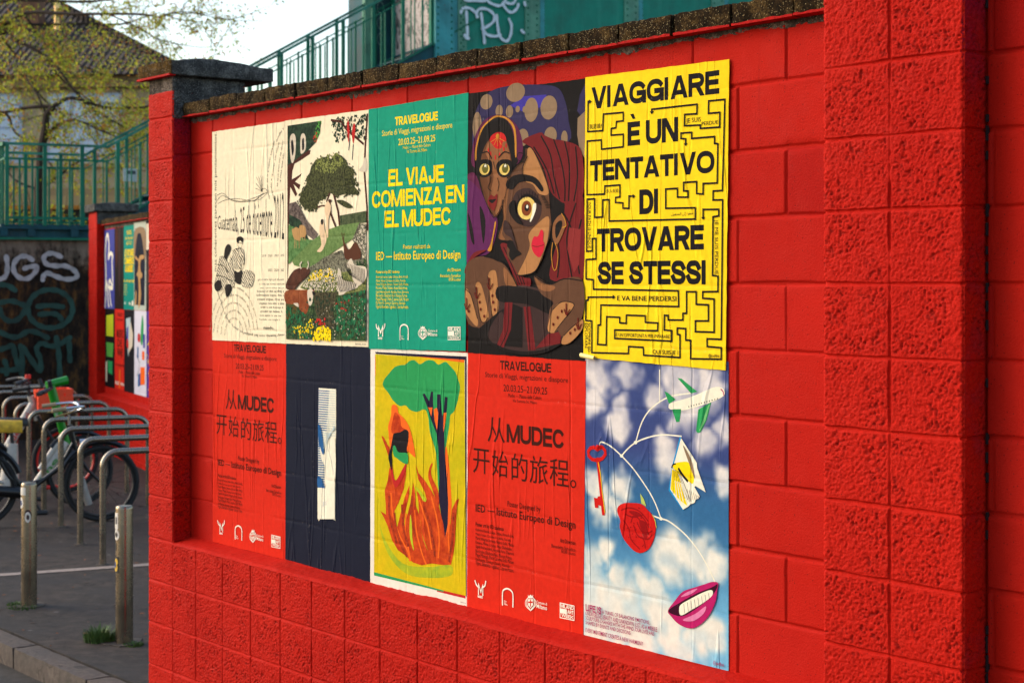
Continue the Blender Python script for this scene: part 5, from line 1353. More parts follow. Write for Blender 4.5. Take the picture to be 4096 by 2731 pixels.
def bollard(loc, lab, st):
    r = .051; b = MB(); b.lathe((0, 0, 0), [(r, 0), (r, .786), (r - .002, .796), (r - .007, .803), (0.001, .806)], 36)
    o = b.build('bollard', STEEL, None, True); o.location = (loc[0], loc[1], 0); tag(o, lab, 'bollard', 'steel bollards along the kerb')
    f = MB(); pts = [(math.cos(t * .5236) * .12 * rr.uniform(.7, 1.3), math.sin(t * .5236) * .10 * rr.uniform(.7, 1.3)) for t in range(12)]
    f.add([(x, y, .006) for x, y in pts] + [(x, y, -.01) for x, y in pts], [tuple(range(12))] + [(i, i + 12, (i + 1) % 12 + 12, (i + 1) % 12) for i in range(12)]); f.build('footing', CONC, o)
    for s in st: patch(o, r, *s[:5], eps=s[5], round_=s[6])
    return o
D = R
bollard(B1, 'steel bollard with a round dark and white sticker, farther from the pier', [(D(200), D(262), .725, .775, 0, .0012, False), (D(195), D(242), .638, .712, 0, .0012, True), (D(202), D(226), .655, .69, 4, .0020, True), (D(252), D(304), .558, .632, 1, .0012, True), (D(256), D(298), .548, .618, 0, .002, True), (D(268), D(288), .565, .60, 1, .003, True), (D(196), D(204), .56, .64, 2, .0014, False)])
bollard(B2, 'steel bollard with white and yellow stickers, beside the pier and the grass clump', [(D(196), D(240), .67, .765, 0, .0012, False), (D(214), D(228), .70, .74, 2, .002, False), (D(196), D(250), .605, .67, 0, .0013, True), (D(208), D(232), .622, .652, 2, .002, True), (D(194), D(222), .545, .59, 2, .0012, False), (D(196), D(246), .415, .51, 2, .0012, False), (D(198), D(236), .422, .468, 3, .002, True), (D(204), D(240), .46, .50, 3, .0022, True), (D(200), D(222), .444, .48, 4, .003, True)])
# ---------------------------------------------------------------- bike racks
RD = Vector((.917, .40, 0)).normalized(); RX = []
def make_rack():
    b = MB(); r = .0245; W, H, k = .96, .868 - .0245, .115; pts = [(0, 0, -.02), (0, 0, H - k)]
    for i in range(1, 8): t = i / 8 * math.pi / 2; pts.append((k - k * math.cos(t), 0, H - k + k * math.sin(t)))
    pts += [(k, 0, H), (W - k, 0, H)]
    for i in range(1, 8): t = i / 8 * math.pi / 2; pts.append((W - k + k * math.sin(t), 0, H - k + k * math.cos(t)))
    pts += [(W, 0, H - k), (W, 0, -.02)]; b.tube(pts, r, 16)
    o = b.build('bike_rack', RACKM, None, True)
    for x in (0, W): f = MB(); f.lathe((x, 0, 0), [(.05, 0), (.05, .004), (.03, .008)], 18); f.build('foot_flange', CONC, o)
    return o
RLAB = ['steel bike rack hoop closest to the bollards, half hidden by the red pier', 'steel bike rack hoop second from the bollards', 'steel bike rack hoop third from the bollards', 'steel bike rack hoop fourth from the bollards, between black and green bicycles', 'steel bike rack hoop fifth from the bollards, crossing the green stem', 'steel bike rack hoop sixth from the bollards, just behind the green stem', 'steel bike rack hoop seventh from the bollards, behind the orange basket', 'steel bike rack hoop last but one from the graffiti wall', 'steel bike rack hoop closest to the graffiti wall']
rk = make_rack()
for i in range(9):
    o = rk
    if i:
        o = rk.copy(); COL.objects.link(o)
        for ch in rk.children: c = ch.copy(); COL.objects.link(c); c.parent = o
    o.location = (-3.06 - .42 * i, 12.62 + .985 * i, 0); o.rotation_euler = (0, 0, math.atan2(RD.y, RD.x) + (.02 if i % 3 == 1 else -.015 if i % 3 == 2 else 0)); tag(o, RLAB[i], 'bike rack', 'row of steel bike racks')
# ---------------------------------------------------------------- bicycles
TYRE = plain('tyre_rubber', (22, 21, 22), .8); RIMM = plain('rim_alloy', (48, 46, 46), .5, .5); CHROME = plain('chrome', (190, 190, 194), .18, 1, .03); BLK = plain('gloss_black_frame', (16, 16, 18), .3); WHT = plain('white_frame_paint', (182, 172, 160), .4); GRN = plain('vivid_green_paint', (16, 124, 20), .35); ORG = plain('orange_plastic', (232, 62, 14), .45); REDP = plain('red_plastic', (214, 28, 18), .4); YEL = plain('yellow_saddle_cover', (196, 150, 30), .7, var=.3, scale=22); GRIP = plain('tan_grip', (150, 128, 96), .6); DKP = plain('black_plastic', (26, 26, 28), .55); TEAL = plain('teal_print', (40, 132, 150), .5); LEVER = plain('brass_lever', (150, 120, 70), .4, .6)
def wheel(root, x, r, tm=TYRE, rimc=RIMM, guard=None):
    b = MB(); b.torus((x, 0, r), r - .02, .022, n=40); o = b.build('wheel', tm, root, True)
    q = MB(); q.torus((x, 0, r), r - .05, .013, n=40, k=6); q.build('rim', rimc, o, True)
    s = MB()
    for k in range(20): t = k * 6.2832 / 20; s.tube([(x, .02 * (-1) ** k, r), (x + (r - .05) * math.cos(t), 0, r + (r - .05) * math.sin(t))], .0016, 4)
    s.tube([(x, -.045, r), (x, .045, r)], .022, 10); s.build('spokes', RIMM, o)
    if guard:
        a0, a1 = guard; v = []; n = 22; g = MB()
        for k in range(n + 1): t = a0 + (a1 - a0) * k / n; v.append((x + (r + .03) * math.cos(t), 0, r + (r + .03) * math.sin(t)))
        g.tube(v, .026, 6); g.build('mudguard', BLK, root, True)
def part(root, name, mat, *tubes, smooth=True):
    b = MB()
    for pts, r in tubes: b.tube(pts, r, 10)
    return b.build(name, mat, root, smooth)
def cv(*p): return smoothpts(list(p), False, 6)
def saddle(root, x, z, mat, L=.28):
    b = MB(); n = 10; vs = []
    for i in range(n + 1):
        t = i / n; w = .085 * (1 - t) ** .6 + .03; h = .05 if mat is not YEL else .07; xx = x - .10 + L * t; dz = .02 * (1 - t)
        vs += [(xx, w * math.cos(a), z + dz + h * max(-.6, math.sin(a))) for a in [j * 6.2832 / 12 for j in range(12)]]
    f = [(i * 12 + j, i * 12 + (j + 1) % 12, (i + 1) * 12 + (j + 1) % 12, (i + 1) * 12 + j) for i in range(n) for j in range(12)] + [tuple(range(11, -1, -1)), tuple(n * 12 + j for j in range(12))]
    b.add(vs, f); return b.build('saddle', mat, root, True)
def bike(loc, yaw, lab):
    o = empty('bicycle', (loc[0], loc[1], 0), yaw); tag(o, lab, 'bicycle', 'bicycles parked at the racks'); return o
def side_text(root, s, p, q, h, mat, y):   # lettering along a tube, on the side facing the road
    V, F = GL[(s, 2)]; p, q = Vector((p[0], 0, p[1])), Vector((q[0], 0, q[1])); L = (q - p).length; d = (q - p) / L; up = Vector((-d.z, 0, d.x)); x0, x1 = V[:, 0].min(), V[:, 0].max()
    b = MB(); b.add([tuple(p + d * ((v[0] - x0) / (x1 - x0) * L) + up * (v[1] * h - h * .3) + Vector((0, y, 0))) for v in V], F); return b.build('lettering', mat, root)
ya = math.atan2(RD.y, RD.x)
k = bike((-4.60, 14.53), ya, 'black step through bicycle with chrome handlebar and yellow covered saddle')
wheel(k, 0, .335, guard=(R(20), R(190))); wheel(k, 1.05, .335, guard=(R(48), R(172)))
part(k, 'frame', BLK, (cv((.805, 0, .70), (.70, 0, .52), (.56, 0, .40), (.40, 0, .365), (.27, 0, .42), (.16, 0, .62)), .017), ([(.835, 0, .60), (.43, 0, .30)], .021), ([(.10, 0, .78), (.40, 0, .27)], .018), ([(.40, .04, .27), (0, .05, .335)], .011), ([(.40, -.04, .27), (0, -.05, .335)], .011), ([(.14, .03, .66), (0, .05, .335)], .009), ([(.14, -.03, .66), (0, -.05, .335)], .009), ([(.775, 0, .86), (.845, 0, .58)], .022))
part(k, 'fork', BLK, ([(.84, .035, .60), (.93, .055, .46), (1.05, .055, .335)], .012), ([(.84, -.035, .60), (.93, -.055, .46), (1.05, -.055, .335)], .012))
hb = part(k, 'handlebar', CHROME, ([(.772, 0, .86), (.77, 0, .98)], .013), (cv((.77, 0, .96), (.86, -.08, 1.0), (.87, -.2, 1.03), (.80, -.27, 1.035), (.64, -.29, 1.02)), .0125), (cv((.77, 0, .96), (.86, .08, 1.0), (.87, .2, 1.03), (.80, .27, 1.035), (.64, .29, 1.02)), .0125))
for s in (-1, 1): part(hb, 'grip', GRIP, ([(.70, .285 * s, 1.025), (.58, .295 * s, 1.01)], .018)); part(hb, 'brake_lever', LEVER, (cv((.80, .25 * s, 1.02), (.74, .24 * s, .985), (.62, .25 * s, .955)), .008))
saddle(k, .13, .845, YEL, .34); part(k, 'seat_post', YEL, ([(.10, 0, .86), (.06, 0, .74)], .04)); part(k, 'chain_guard', BLK, ([(.0, -.055, .335), (.45, -.055, .28)], .05)); part(k, 'rear_carrier', BLK, ([(-.22, -.05, .72), (.1, -.05, .72)], .012), ([(-.22, .05, .72), (.1, .05, .72)], .012), ([(0, .06, .335), (-.1, .06, .72)], .008), ([(0, -.06, .335), (-.1, -.06, .72)], .008))
part(k, 'pedal', DKP, ([(.43, -.06, .27), (.52, -.08, .12)], .012), ([(.48, -.10, .115), (.57, -.10, .115)], .022)); part(k, 'kickstand', plain('pale_lock_cover', (140, 130, 122), .6), ([(.86, -.06, .40), (.93, -.07, .16)], .034))
part(k, 'headlight', CHROME, ([(.86, 0, .70), (.92, 0, .70)], .035)); part(k, 'cables', DKP, (cv((.80, -.2, 1.0), (.95, -.1, .95), (.93, 0, .75), (.84, 0, .62)), .004))
k = bike((-5.46, 16.58), ya, 'white hire bicycle with an orange front basket behind the green stemmed one')
wheel(k, 0, .33, guard=(R(20), R(170))); wheel(k, 1.05, .33, rimc=REDP)
fr = part(k, 'frame', WHT, ([(.735, 0, .90), (.44, 0, .40)], .045), ([(.44, 0, .40), (.40, 0, .28)], .05), ([(.71, 0, .98), (.78, 0, .74)], .036), ([(.40, 0, .30), (.22, 0, .78)], .026), ([(.40, .04, .3), (0, .05, .33)], .014), ([(.40, -.04, .3), (0, -.05, .33)], .014))
side_text(fr, 'ridemovi', (.50, .50), (.68, .81), .075, REDP, -.0462); MB().lathe((0, 0, 0), [(.022, -.001), (.022, .001)], 14).build('round_mark', TEAL, fr).matrix_local = Matrix.Translation((.475, -.0465, .455)) @ Matrix.Rotation(R(90), 4, 'X')
part(k, 'fork', DKP, ([(.77, .05, .78), (1.05, .055, .33)], .016), ([(.77, -.05, .78), (1.05, -.055, .33)], .016))
hb = part(k, 'handlebar', DKP, ([(.70, 0, .98), (.68, 0, 1.10)], .018), (cv((.60, -.32, 1.14), (.66, -.15, 1.15), (.68, 0, 1.11), (.66, .15, 1.15), (.60, .32, 1.14)), .014))
for s in (-1, 1): part(hb, 'grip', DKP, ([(.62, .27 * s, 1.145), (.52, .34 * s, 1.12)], .02)); part(hb, 'brake_lever', DKP, ([(.68, .2 * s, 1.13), (.58, .30 * s, 1.10)], .009))
part(hb, 'bell', REDP, ([(.67, -.10, 1.16), (.67, -.10, 1.20)], .03))
def basket(root, x0, x1, y0, y1, z0, z1, m):
    b = MB(); t = .02
    for (a0, a1, c0, c1) in ((x0, x1, y0, y0 + t), (x0, x1, y1 - t, y1), (x0, x0 + t, y0 + t, y1 - t), (x1 - t, x1, y0 + t, y1 - t)):
        b.box(a0, a1, c0, c1, z0, z1 - .07); b.box(a0, a1, c0, c1, z1 - .04, z1)
        L = 'x' if a1 - a0 > c1 - c0 else 'y'; n = 4
        for k_ in range(n):
            f0, f1 = k_ / n + .03, (k_ + 1) / n - .03
            if L == 'x': b.box(a0 + (a1 - a0) * f0, a0 + (a1 - a0) * f1, c0, c1, z1 - .07, z1 - .04)
            else: b.box(a0, a1, c0 + (c1 - c0) * f0, c0 + (c1 - c0) * f1, z1 - .07, z1 - .04)
    b.box(x0 + t, x1 - t, y0 + t, y1 - t, z0, z0 + t); return b.build('basket', m, root)
basket(k, .76, 1.10, -.17, .17, .84, 1.05, ORG); saddle(k, .14, .92, DKP); part(k, 'seat_post', DKP, ([(.21, 0, .78), (.17, 0, .92)], .017)); part(k, 'battery', WHT, ([(.24, 0, .40), (.10, 0, .46)], .07)); part(k, 'pedal', DKP, ([(.40, -.06, .28), (.34, -.08, .13)], .012), ([(.30, -.10, .125), (.39, -.10, .125)], .02)); part(k, 'rear_light', REDP, ([(-.10, 0, .72), (-.13, 0, .72)], .03))
k = bike((-4.92, 15.48), R(34), 'white hire bicycle with a vivid green steering column')
wheel(k, 0, .33, guard=(R(30), R(170))); wheel(k, .98, .33, guard=(R(40), R(140)))
part(k, 'stem', GRN, ([(.70, 0, 1.14), (.86, 0, .57)], [.045, .038])); hd = part(k, 'display_housing', GRN, ([(.66, 0, 1.15), (.86, 0, 1.19)], [.035, .042])); side_text(k, 'lime', (.735, .90), (.765, .80), .06, WHT, -.046)
fr = part(k, 'frame', WHT, ([(.85, 0, .60), (.52, 0, .16)], .05), ([(.84, 0, .70), (.60, 0, .36)], .03), ([(.52, 0, .17), (.30, 0, .26)], .05), ([(.30, 0, .2), (.34, 0, .62)], [.10, .05]), ([(.30, .05, .25), (0, .05, .33)], .016), ([(.30, -.05, .25), (0, -.05, .33)], .016))
side_text(fr, 'lime', (.57, .24), (.74, .46), .07, GRN, -.0515)
part(k, 'fork', DKP, ([(.86, .05, .58), (.98, .055, .33)], .016), ([(.86, -.05, .58), (.98, -.055, .33)], .016))
hb = part(k, 'handlebar', DKP, (cv((.52, -.33, 1.10), (.62, -.2, 1.12), (.70, 0, 1.13), (.62, .2, 1.12), (.52, .33, 1.10)), .016))
for s in (-1, 1): part(hb, 'grip', DKP, ([(.58, .25 * s, 1.115), (.46, .36 * s, 1.09)], .022)); part(hb, 'phone_mount', DKP, ([(.66, .12 * s, 1.13), (.64, .14 * s, 1.2)], .02))
saddle(k, .30, .80, DKP); part(k, 'seat_post', DKP, ([(.34, 0, .6), (.32, 0, .8)], .018)); part(k, 'rear_light', REDP, ([(-.2, 0, .5), (-.23, 0, .5)], .03)); part(k, 'pedal', DKP, ([(.45, -.06, .24), (.52, -.08, .10)], .012), ([(.48, -.11, .1), (.57, -.11, .1)], .02)); part(k, 'reflector', REDP, ([(.60, -.09, .2), (.66, -.09, .2)], .02))
# ---------------------------------------------------------------- abutment, stairs and bridge pier
SO, SA = (-5.55, 23.1, 0), R(24.8)
def green_mat(name, c, rust=.45, mott=.25):
    m, t, b = newmat(name); v = t.obj(); n = t.noise(v, 2.2, 5, .65); n2 = t.noise(v, 13, 5, .7); n3 = t.noise(t.map(v, (8, 8, .8)), 1, 4, .7)
    c0 = tuple(x * (1 - mott) for x in c); c1 = tuple(min(255, x * (1 + mott * .6)) for x in c)
    col = t.ramp(n, [(.32, srgb(c0)), (.68, srgb(c1))]); col = t.mix(t.mapr(n3, .5, .75, 0, .45), col, srgb((c[0] + 40, c[1] + 26, c[2] + 24)))
    col = t.mix(t.math('MULTIPLY', t.mapr(n2, .64, .74, 0, 1), rust), col, srgb((96, 62, 34)))
    t.set(b.inputs['Base Color'], col); b.inputs['Specular IOR Level'].default_value = .25; t.set(b.inputs['Roughness'], t.mapr(n, .3, .7, .5, .7)); t.set(b.inputs['Normal'], t.bump(n2, .003)); return m
GP = green_mat('green_plate_paint', (22, 126, 104), .25, .14); GF = green_mat('pale_green_flange_paint', (82, 136, 112), .4); GT = green_mat('turquoise_column_paint', (60, 140, 142), .7, .2); GS = green_mat('stair_green_paint', (16, 104, 78), .3, .18); GD = green_mat('dark_teal_paint', (18, 70, 78), .2); GRAIL = green_mat('worn_handrail_paint', (44, 108, 90), .3, .5)
def conc_dark():
    m, t, b = newmat('sooty_graffiti_wall'); v = t.obj(); n = t.noise(v, 1.3, 5, .7); n2 = t.noise(t.map(v, (3, 3, 1.2)), 3, 6, .75)
    s = t.new('ShaderNodeSeparateXYZ'); t.set(s.inputs[0], v); up = t.math('ADD', t.mapr(s.outputs[2], 2.15, 2.7, 0, 1), t.mapr(n2, .35, .7, -.4, .4))
    c = t.ramp(n2, [(.35, srgb((17, 14, 12))), (.52, srgb((46, 35, 27))), (.7, srgb((104, 70, 34)))]); c = t.mix(t.mapr(up, .3, .8, 0, 1), c, t.ramp(n2, [(.3, srgb((92, 80, 68))), (.7, srgb((132, 116, 100)))]))
    t.set(b.inputs['Base Color'], c); b.inputs['Roughness'].default_value = .9; b.inputs['Specular IOR Level'].default_value = .15; t.set(b.inputs['Normal'], t.bump(n2, .02)); return m
def sub(name, label, cat, group=None):
    e = empty(name, SO, SA); tag(e, label, cat, group); return e
AB = MB().box(-7, .35, .05, 1.9, 0, 2.715).build('abutment_wall', conc_dark()); AB.location = SO; AB.rotation_euler = (0, 0, SA); tag(AB, 'sooty concrete abutment with white and teal graffiti under the green landing', 'wall')
def spray(name, sets, parent, y, w, mat):
    b = MB(); z = 0
    for st in sets:
        p = smoothpts([(q[0] / 1000, q[1] / 1000) for q in pairs(st)], False, 6); n = len(p); z += .0007
        L = [Vector(q) for q in p]; vs = []; fs = []
        for i, q in enumerate(L):
            d = (L[min(i + 1, n - 1)] - L[max(0, i - 1)]); d = d.normalized() if d.length > 0 else Vector((1, 0)); nn = Vector((-d.y, d.x)) * w / 2 * (1 + .15 * math.sin(i * .9)); vs += [(q.x + nn.x, y - z, q.y + nn.y), (q.x - nn.x, y - z, q.y - nn.y)]
        b.add(vs, [(2 * i + 1, 2 * i + 3, 2 * i + 2, 2 * i) for i in range(n - 1)])
        for e, q in ((0, L[0]), (1, L[-1])):
            z += .0007; b.add([(q.x + w / 2 * math.cos(t * .5236), y - z, q.y + w / 2 * math.sin(t * .5236)) for t in range(12)], [tuple(range(12))])
    return b.build(name, mat, parent)
SPW = plain('white_spray', (172, 167, 166), .8, var=.2, scale=14); SPT = plain('teal_spray', (34, 70, 60), .8, var=.35, scale=6); SPD = plain('pale_spray', (204, 214, 220), .6, var=.1)
spray('graffiti', GRAF['white'], AB, .048, .062, SPW); spray('graffiti', GRAF['teal'], AB, .048, .068, SPT)
ST = sub('footbridge_stairs', 'green steel landing and stair with barred railings climbing behind the red walls', 'stairs')
b = MB(); b.box(-1.40, .05, .0, 1.65, 2.865, 2.90); b.build('landing_deck', GD, ST)
b = MB(); b.box(-7, .4, .02, .10, 2.72, 2.735); b.box(-7, .4, -.02, .04, 2.835, 2.862); b.box(-7, .4, .045, .085, 2.735, 2.835)
for x in (-1.36, -1.0, -.43, .02): b.box(x - .05, x + .05, -.015, .045, 2.735, 2.835)
b.build('fascia_beam', GD, ST)
b = MB(); b.box(-7, .4, -.01, .045, 2.69, 2.722); b.build('lower_flange', GS, ST)
TN = math.tan(R(30)); SL = 5.6
for y, lab in ((0, 'n'), (1.65, 'f')):
    x0 = 0.0 if y == 0 else .0
    rl = MB(); rl.bar((-1.345, y, 3.975), (x0 + .02, y, 3.975), .05, .034); rl.bar((x0, y, 3.965), (SL, y, 3.965 + SL * TN), .05, .038); rl.build('handrail', GRAIL, ST)
    m = MB(); m.bar((-1.345, y, 3.775), (x0, y, 3.775), .02, .03); m.bar((-1.345, y, 2.985), (x0, y, 2.985), .02, .035); m.bar((x0, y, 3.765), (SL, y, 3.765 + SL * TN), .018, .02); m.build('rail_bar', GS, ST)
    bs = MB(); x = -1.32; i = 0
    while x < SL:
        zt = 3.96 + max(0, x) * TN; zb = (2.88 if x < 0 else 2.90 + x * TN)
        if i % 3 == 0: bs.bar((x, y, zb), (x, y, zt), .052, .03)
        elif x > 0 and i % 3 == 1:
            bs.bar((x - .03, y, zb), (x - .03, y, zt - .2), .017, .018); bs.bar((x + .03, y, zb), (x + .03, y, zt - .2), .017, .018)
        else: bs.bar((x, y, zb), (x, y, zt - .17), .028, .02)
        x += .165 if x < 0 else .155; i += 1
    bs.build('balusters', GS, ST)
    sg = MB(); sg.bar((-.05, y, 2.80 - .03), (SL, y, 2.80 + SL * TN), .05, .2); sg.build('stringer', GD, ST); sg = MB(); sg.bar((-.05, y - .02, 2.89 - .03), (SL, y - .02, 2.89 + SL * TN), .09, .02); sg.build('stringer_edge', GS, ST)
sr = MB(); sr.bar((-1.345, 0, 3.975), (-1.345, 1.65, 3.975), .06, .045); sr.bar((-1.345, 0, 3.775), (-1.345, 1.65, 3.775), .02, .03)
for k_ in range(1, 9): sr.bar((-1.345, k_ * .19, 2.88), (-1.345, k_ * .19, 3.96), .03, .02)
sr.build('side_railing', GS, ST)
tr = MB()
for k_ in range(20): x = .02 + k_ * .28; tr.box(x, x + .27, .04, 1.61, 2.885 + x * TN, 2.91 + x * TN)
tr.build('treads', GD, ST)
sgn = MB().box(.27, .46, .2, .206, 3.48 + .04, 3.70).build('notice', plain('notice_white', (196, 200, 204), .5), ST); MB().box(.33, .44, .196, .199, 3.62, 3.67).build('printed_lines', plain('notice_ink', (70, 74, 80), .6), sgn)
TW = sub('bridge_pier', 'riveted green steel bridge pier with white DRU graffiti above the coping', 'bridge')
MB().box(4.82, 12.5, -.03, 2.5, 2.0, 9).build('plate', GP, TW)
cl = MB(); cl.box(4.82, 5.12, -.10, -.03, 2, 9); cl.build('column', GT, TW)
fl = MB(); rv = MB(); rr = random.Random(2)
def rivet(x, y, z): rv.lathe((0, 0, 0), [(.001, 0)], 4) if False else rv.add([(x + .017 * math.cos(t * 1.047), y, z + .017 * math.sin(t * 1.047)) for t in range(6)] + [(x + .010 * math.cos(t * 1.047), y - .012, z + .010 * math.sin(t * 1.047)) for t in range(6)], [tuple(range(6, 12))] + [(i, (i + 1) % 6, (i + 1) % 6 + 6, i + 6) for i in range(6)])
for x0, x1 in ((6.31, 6.56), (8.03, 8.28), (9.62, 9.86), (5.20, 5.34)):
    fl.box(x0, x1, -.055, -.03, 2, 9)
    for k_ in range(42):
        z = 4.6 + k_ * .1; rivet(x0 + .05, -.055, z); rivet(x1 - .05, -.055, z + .05)
for x in (4.86, 5.08):
    for k_ in range(42): rivet(x, -.10, 4.6 + k_ * .1)
for x in (6.64, 8.36, 9.94):
    for k_ in range(42): rivet(x, -.03, 4.62 + k_ * .1)
fl.build('cover_strip', GF, TW); rv.build('rivets', GS, TW)
sc = MB()
for x in (5.13, 6.57, 8.29, 9.87): sc.box(x, x + .075, -.042, -.03, 2, 9)
sc.build('angle_strip', GT, TW)
LT = MB().box(4.33, 7.2, 1.72, 2.4, 2, 9).build('rear_plate', GD, TW); MB().box(4.32, 4.47, 1.60, 1.72, 2, 9).build('corner_angle', GF, TW)
for k_ in range(26): pass
def torn():
    m, t, b = newmat('torn_paste_up'); v = t.obj(); n = t.noise(v, 5, 6, .75, 1.2); c = t.ramp(n, [(.40, srgb((20, 22, 24))), (.44, srgb((92, 84, 80))), (.52, srgb((178, 166, 160))), (.62, srgb((150, 140, 136)))]); n2 = t.noise(v, 3, 4, .7)
    c = t.mix(t.math('GREATER_THAN', n2, .60), c, srgb((16, 74, 66))); t.set(b.inputs['Base Color'], c); b.inputs['Roughness'].default_value = .7; return m
TORN = torn(); MB().box(4.812, 4.819, .16, 1.55, 4.6, 9).build('paste_up', TORN, TW)
MB().box(4.84, 4.90, 1.66, 1.72, 2, 9).build('drain_pipe', GD, TW)
spray('graffiti', GRAF['dru'], TW, -.060, .042, SPD)
rs = MB(); rs.box(5.60, 5.74, -.034, -.03, 5.42, 5.47); rs.box(5.655, 5.685, -.0345, -.03, 4.9, 5.60); rs.build('rust_stain', plain('rust', (92, 70, 38), .9, var=.4, scale=12), TW)
chk = MB()
for zc in (6.45, 6.2, 5.95): chk.tube([(4.62 + .05 * math.cos(t * .42), 1.716, zc + .09 * math.sin(t * .42)) for t in range(16)], .006, 4)
chk.build('chalk_scrawl', plain('chalk', (120, 160, 150), .8), TW)
# ---------------------------------------------------------------- embankment, building, trees
EB = MB(); EB.add([(-40, 26.2, 2.4), (-4.2, 27.2, 2.4), (3, 30, 2.4), (3, 60, 3.2), (-40, 60, 3.2), (-40, 26.2, 0), (-4.2, 27.2, 0), (3, 30, 0), (3, 60, 0), (-40, 60, 0)], [(0, 1, 2, 3, 4), (5, 6, 1, 0), (6, 7, 2, 1), (7, 8, 3, 2), (9, 5, 0, 4)])
tag(EB.build('embankment', plain('earth', (62, 54, 34), .95, var=.4, scale=3)), kind='structure')
BD = empty('building', (-9.3, 46, 0), R(-3)); tag(BD, 'beige building with a dark tiled hip roof and grey blue shutters behind the trees', 'building')
WALLB = plain('beige_render', (172, 150, 116), .9, var=.12, scale=2); TILE = None
def tile_mat():
    m, t, b = newmat('old_roof_tiles'); v = t.obj(); wv = t.new('ShaderNodeTexWave', bands_direction='X'); t.set(wv.inputs['Vector'], v); wv.inputs['Scale'].default_value = 1.6; n = t.noise(v, 3, 5, .7)
    t.set(b.inputs['Base Color'], t.ramp(n, [(.3, srgb((22, 15, 12))), (.5, srgb((44, 31, 24))), (.7, srgb((70, 52, 40)))])); b.inputs['Roughness'].default_value = .9; t.set(b.inputs['Normal'], t.bump(t.math('ADD', wv.outputs['Fac'], n), .08)); return m
MB().box(-20, 0, 0, 12, 0, 7.45).build('wall', WALLB, BD)
MB().box(-20.3, .3, -.3, 12.3, 7.45, 7.75).build('cornice', plain('cornice_render', (150, 122, 84), .9), BD)
rf = MB(); e = .6; rf.add([(-20 - e, -e, 7.75), (e, -e, 7.75), (e, 12 + e, 7.75), (-20 - e, 12 + e, 7.75), (-13.5, 6, 11.3), (-6.2, 6, 11.3)], [(0, 1, 5, 4), (1, 2, 5), (2, 3, 4, 5), (3, 0, 4), (3, 2, 1, 0)])
rr = random.Random(6)
for k_ in range(80):   # ridge and hip tiles
    t = k_ / 79; rf.tube([Vector((e, -e, 7.78)).lerp(Vector((-6.2, 6, 11.33)), t), Vector((e, -e, 7.80)).lerp(Vector((-6.2, 6, 11.36)), min(1, t + .012))], [.10, .13], 6)
for k_ in range(26): x = -19.8 + k_ * .8; rf.tube([(x, -e - .02, 7.78), (x + .02, -e - .02, 7.78)], .01, 4)
RF = rf.build('roof', tile_mat(), BD)
BRK = plain('chimney_brick', (116, 78, 54), .9, var=.25, scale=6); MB().box(-5.1, -4.55, 2.6, 3.2, 8.6, 11.4).box(-5.2, -4.45, 2.5, 3.3, 11.4, 11.55).build('chimney', BRK, RF); part(RF, 'flue', plain('flue_metal', (196, 160, 110), .25, 1), ([(-4.0, 2.6, 8.6), (-4.0, 2.6, 10.6)], .09))
BLU = plain('grey_blue_shutter', (158, 170, 190), .55, var=.15, scale=4); GLS = plain('dusty_glass', (168, 182, 204), .15, .2, .1)
for x0, x1, z0, z1 in ((-3.4, -1.35, 5.4, 7.3), (-6.2, -4.1, 5.4, 7.3), (-9.0, -6.9, 5.4, 7.3), (-11.8, -9.7, 5.4, 7.3)):
    w = MB(); w.box(x0, x1, -.05, .02, z0, z1); wo = w.build('window', BLU, BD); q = MB(); n = 3
    for i in range(n):
        for j in range(2): q.box(x0 + .08 + (x1 - x0 - .08) * i / n, x0 + (x1 - x0 - .08) * (i + 1) / n, -.062, -.05, z0 + .08 + (z1 - z0 - .08) * j / 2, z0 + (z1 - z0 - .08) * (j + 1) / 2)
    q.build('pane', GLS, wo); MB().box(x0 - .1, x1 + .1, -.14, .02, z0 - .12, z0 - .002).build('sill', WALLB, wo)
MB().box(-20, .05, -.10, .0, 4.5, 4.7).build('string_course', plain('cornice_render', (150, 122, 84)), BD)
MB().box(-12.5, -.6, -1.6, -.02, 2.6, 4.42).build('extension', plain('warm_beige_render', (170, 138, 92), .9, var=.1, scale=2), BD)
# planter box behind the railing
pb = MB(); pb.box(-8.9, -6.75, 30.0, 30.8, 2.5, 3.42); PBX = pb.build('planter_box', plain('dark_planter', (34, 30, 24), .8, var=.3)); tag(PBX, 'long dark planter box with an orange rim behind the landing railing', 'planter')
MB().box(-8.95, -6.7, 29.95, 30.85, 3.42, 3.49).build('rim', plain('orange_rim', (196, 122, 22), .6), PBX)
BARK = plain('dark_bark', (62, 48, 38), .95, var=.4, scale=9, bump=.02)
def leaf_mat():
    m, t, b = newmat('young_leaves'); oi = t.new('ShaderNodeNewGeometry'); c = t.ramp(oi.outputs['Random Per Island'], [(0, srgb((112, 130, 24))), (.35, srgb((160, 168, 34))), (.62, srgb((204, 198, 58))), (.78, srgb((150, 104, 46))), (1, srgb((176, 116, 62)))])
    t.set(b.inputs['Base Color'], c); b.inputs['Roughness'].default_value = .6
    tr_ = t.new('ShaderNodeBsdfTranslucent'); t.set(tr_.inputs[0], c); mx = t.new('ShaderNodeMixShader'); mx.inputs[0].default_value = .45; t.t.links.new(b.outputs[0], mx.inputs[1]); t.t.links.new(tr_.outputs[0], mx.inputs[2]); t.t.links.new(mx.outputs[0], t.n['Material Output'].inputs[0]); return m
LEAF = leaf_mat()
def px(x, y, Y): return Vector(((x - 2048) / 6750 * Y, Y, 2.1 + (1135 - y) / 6750 * Y))   # survey: sight line at a known distance
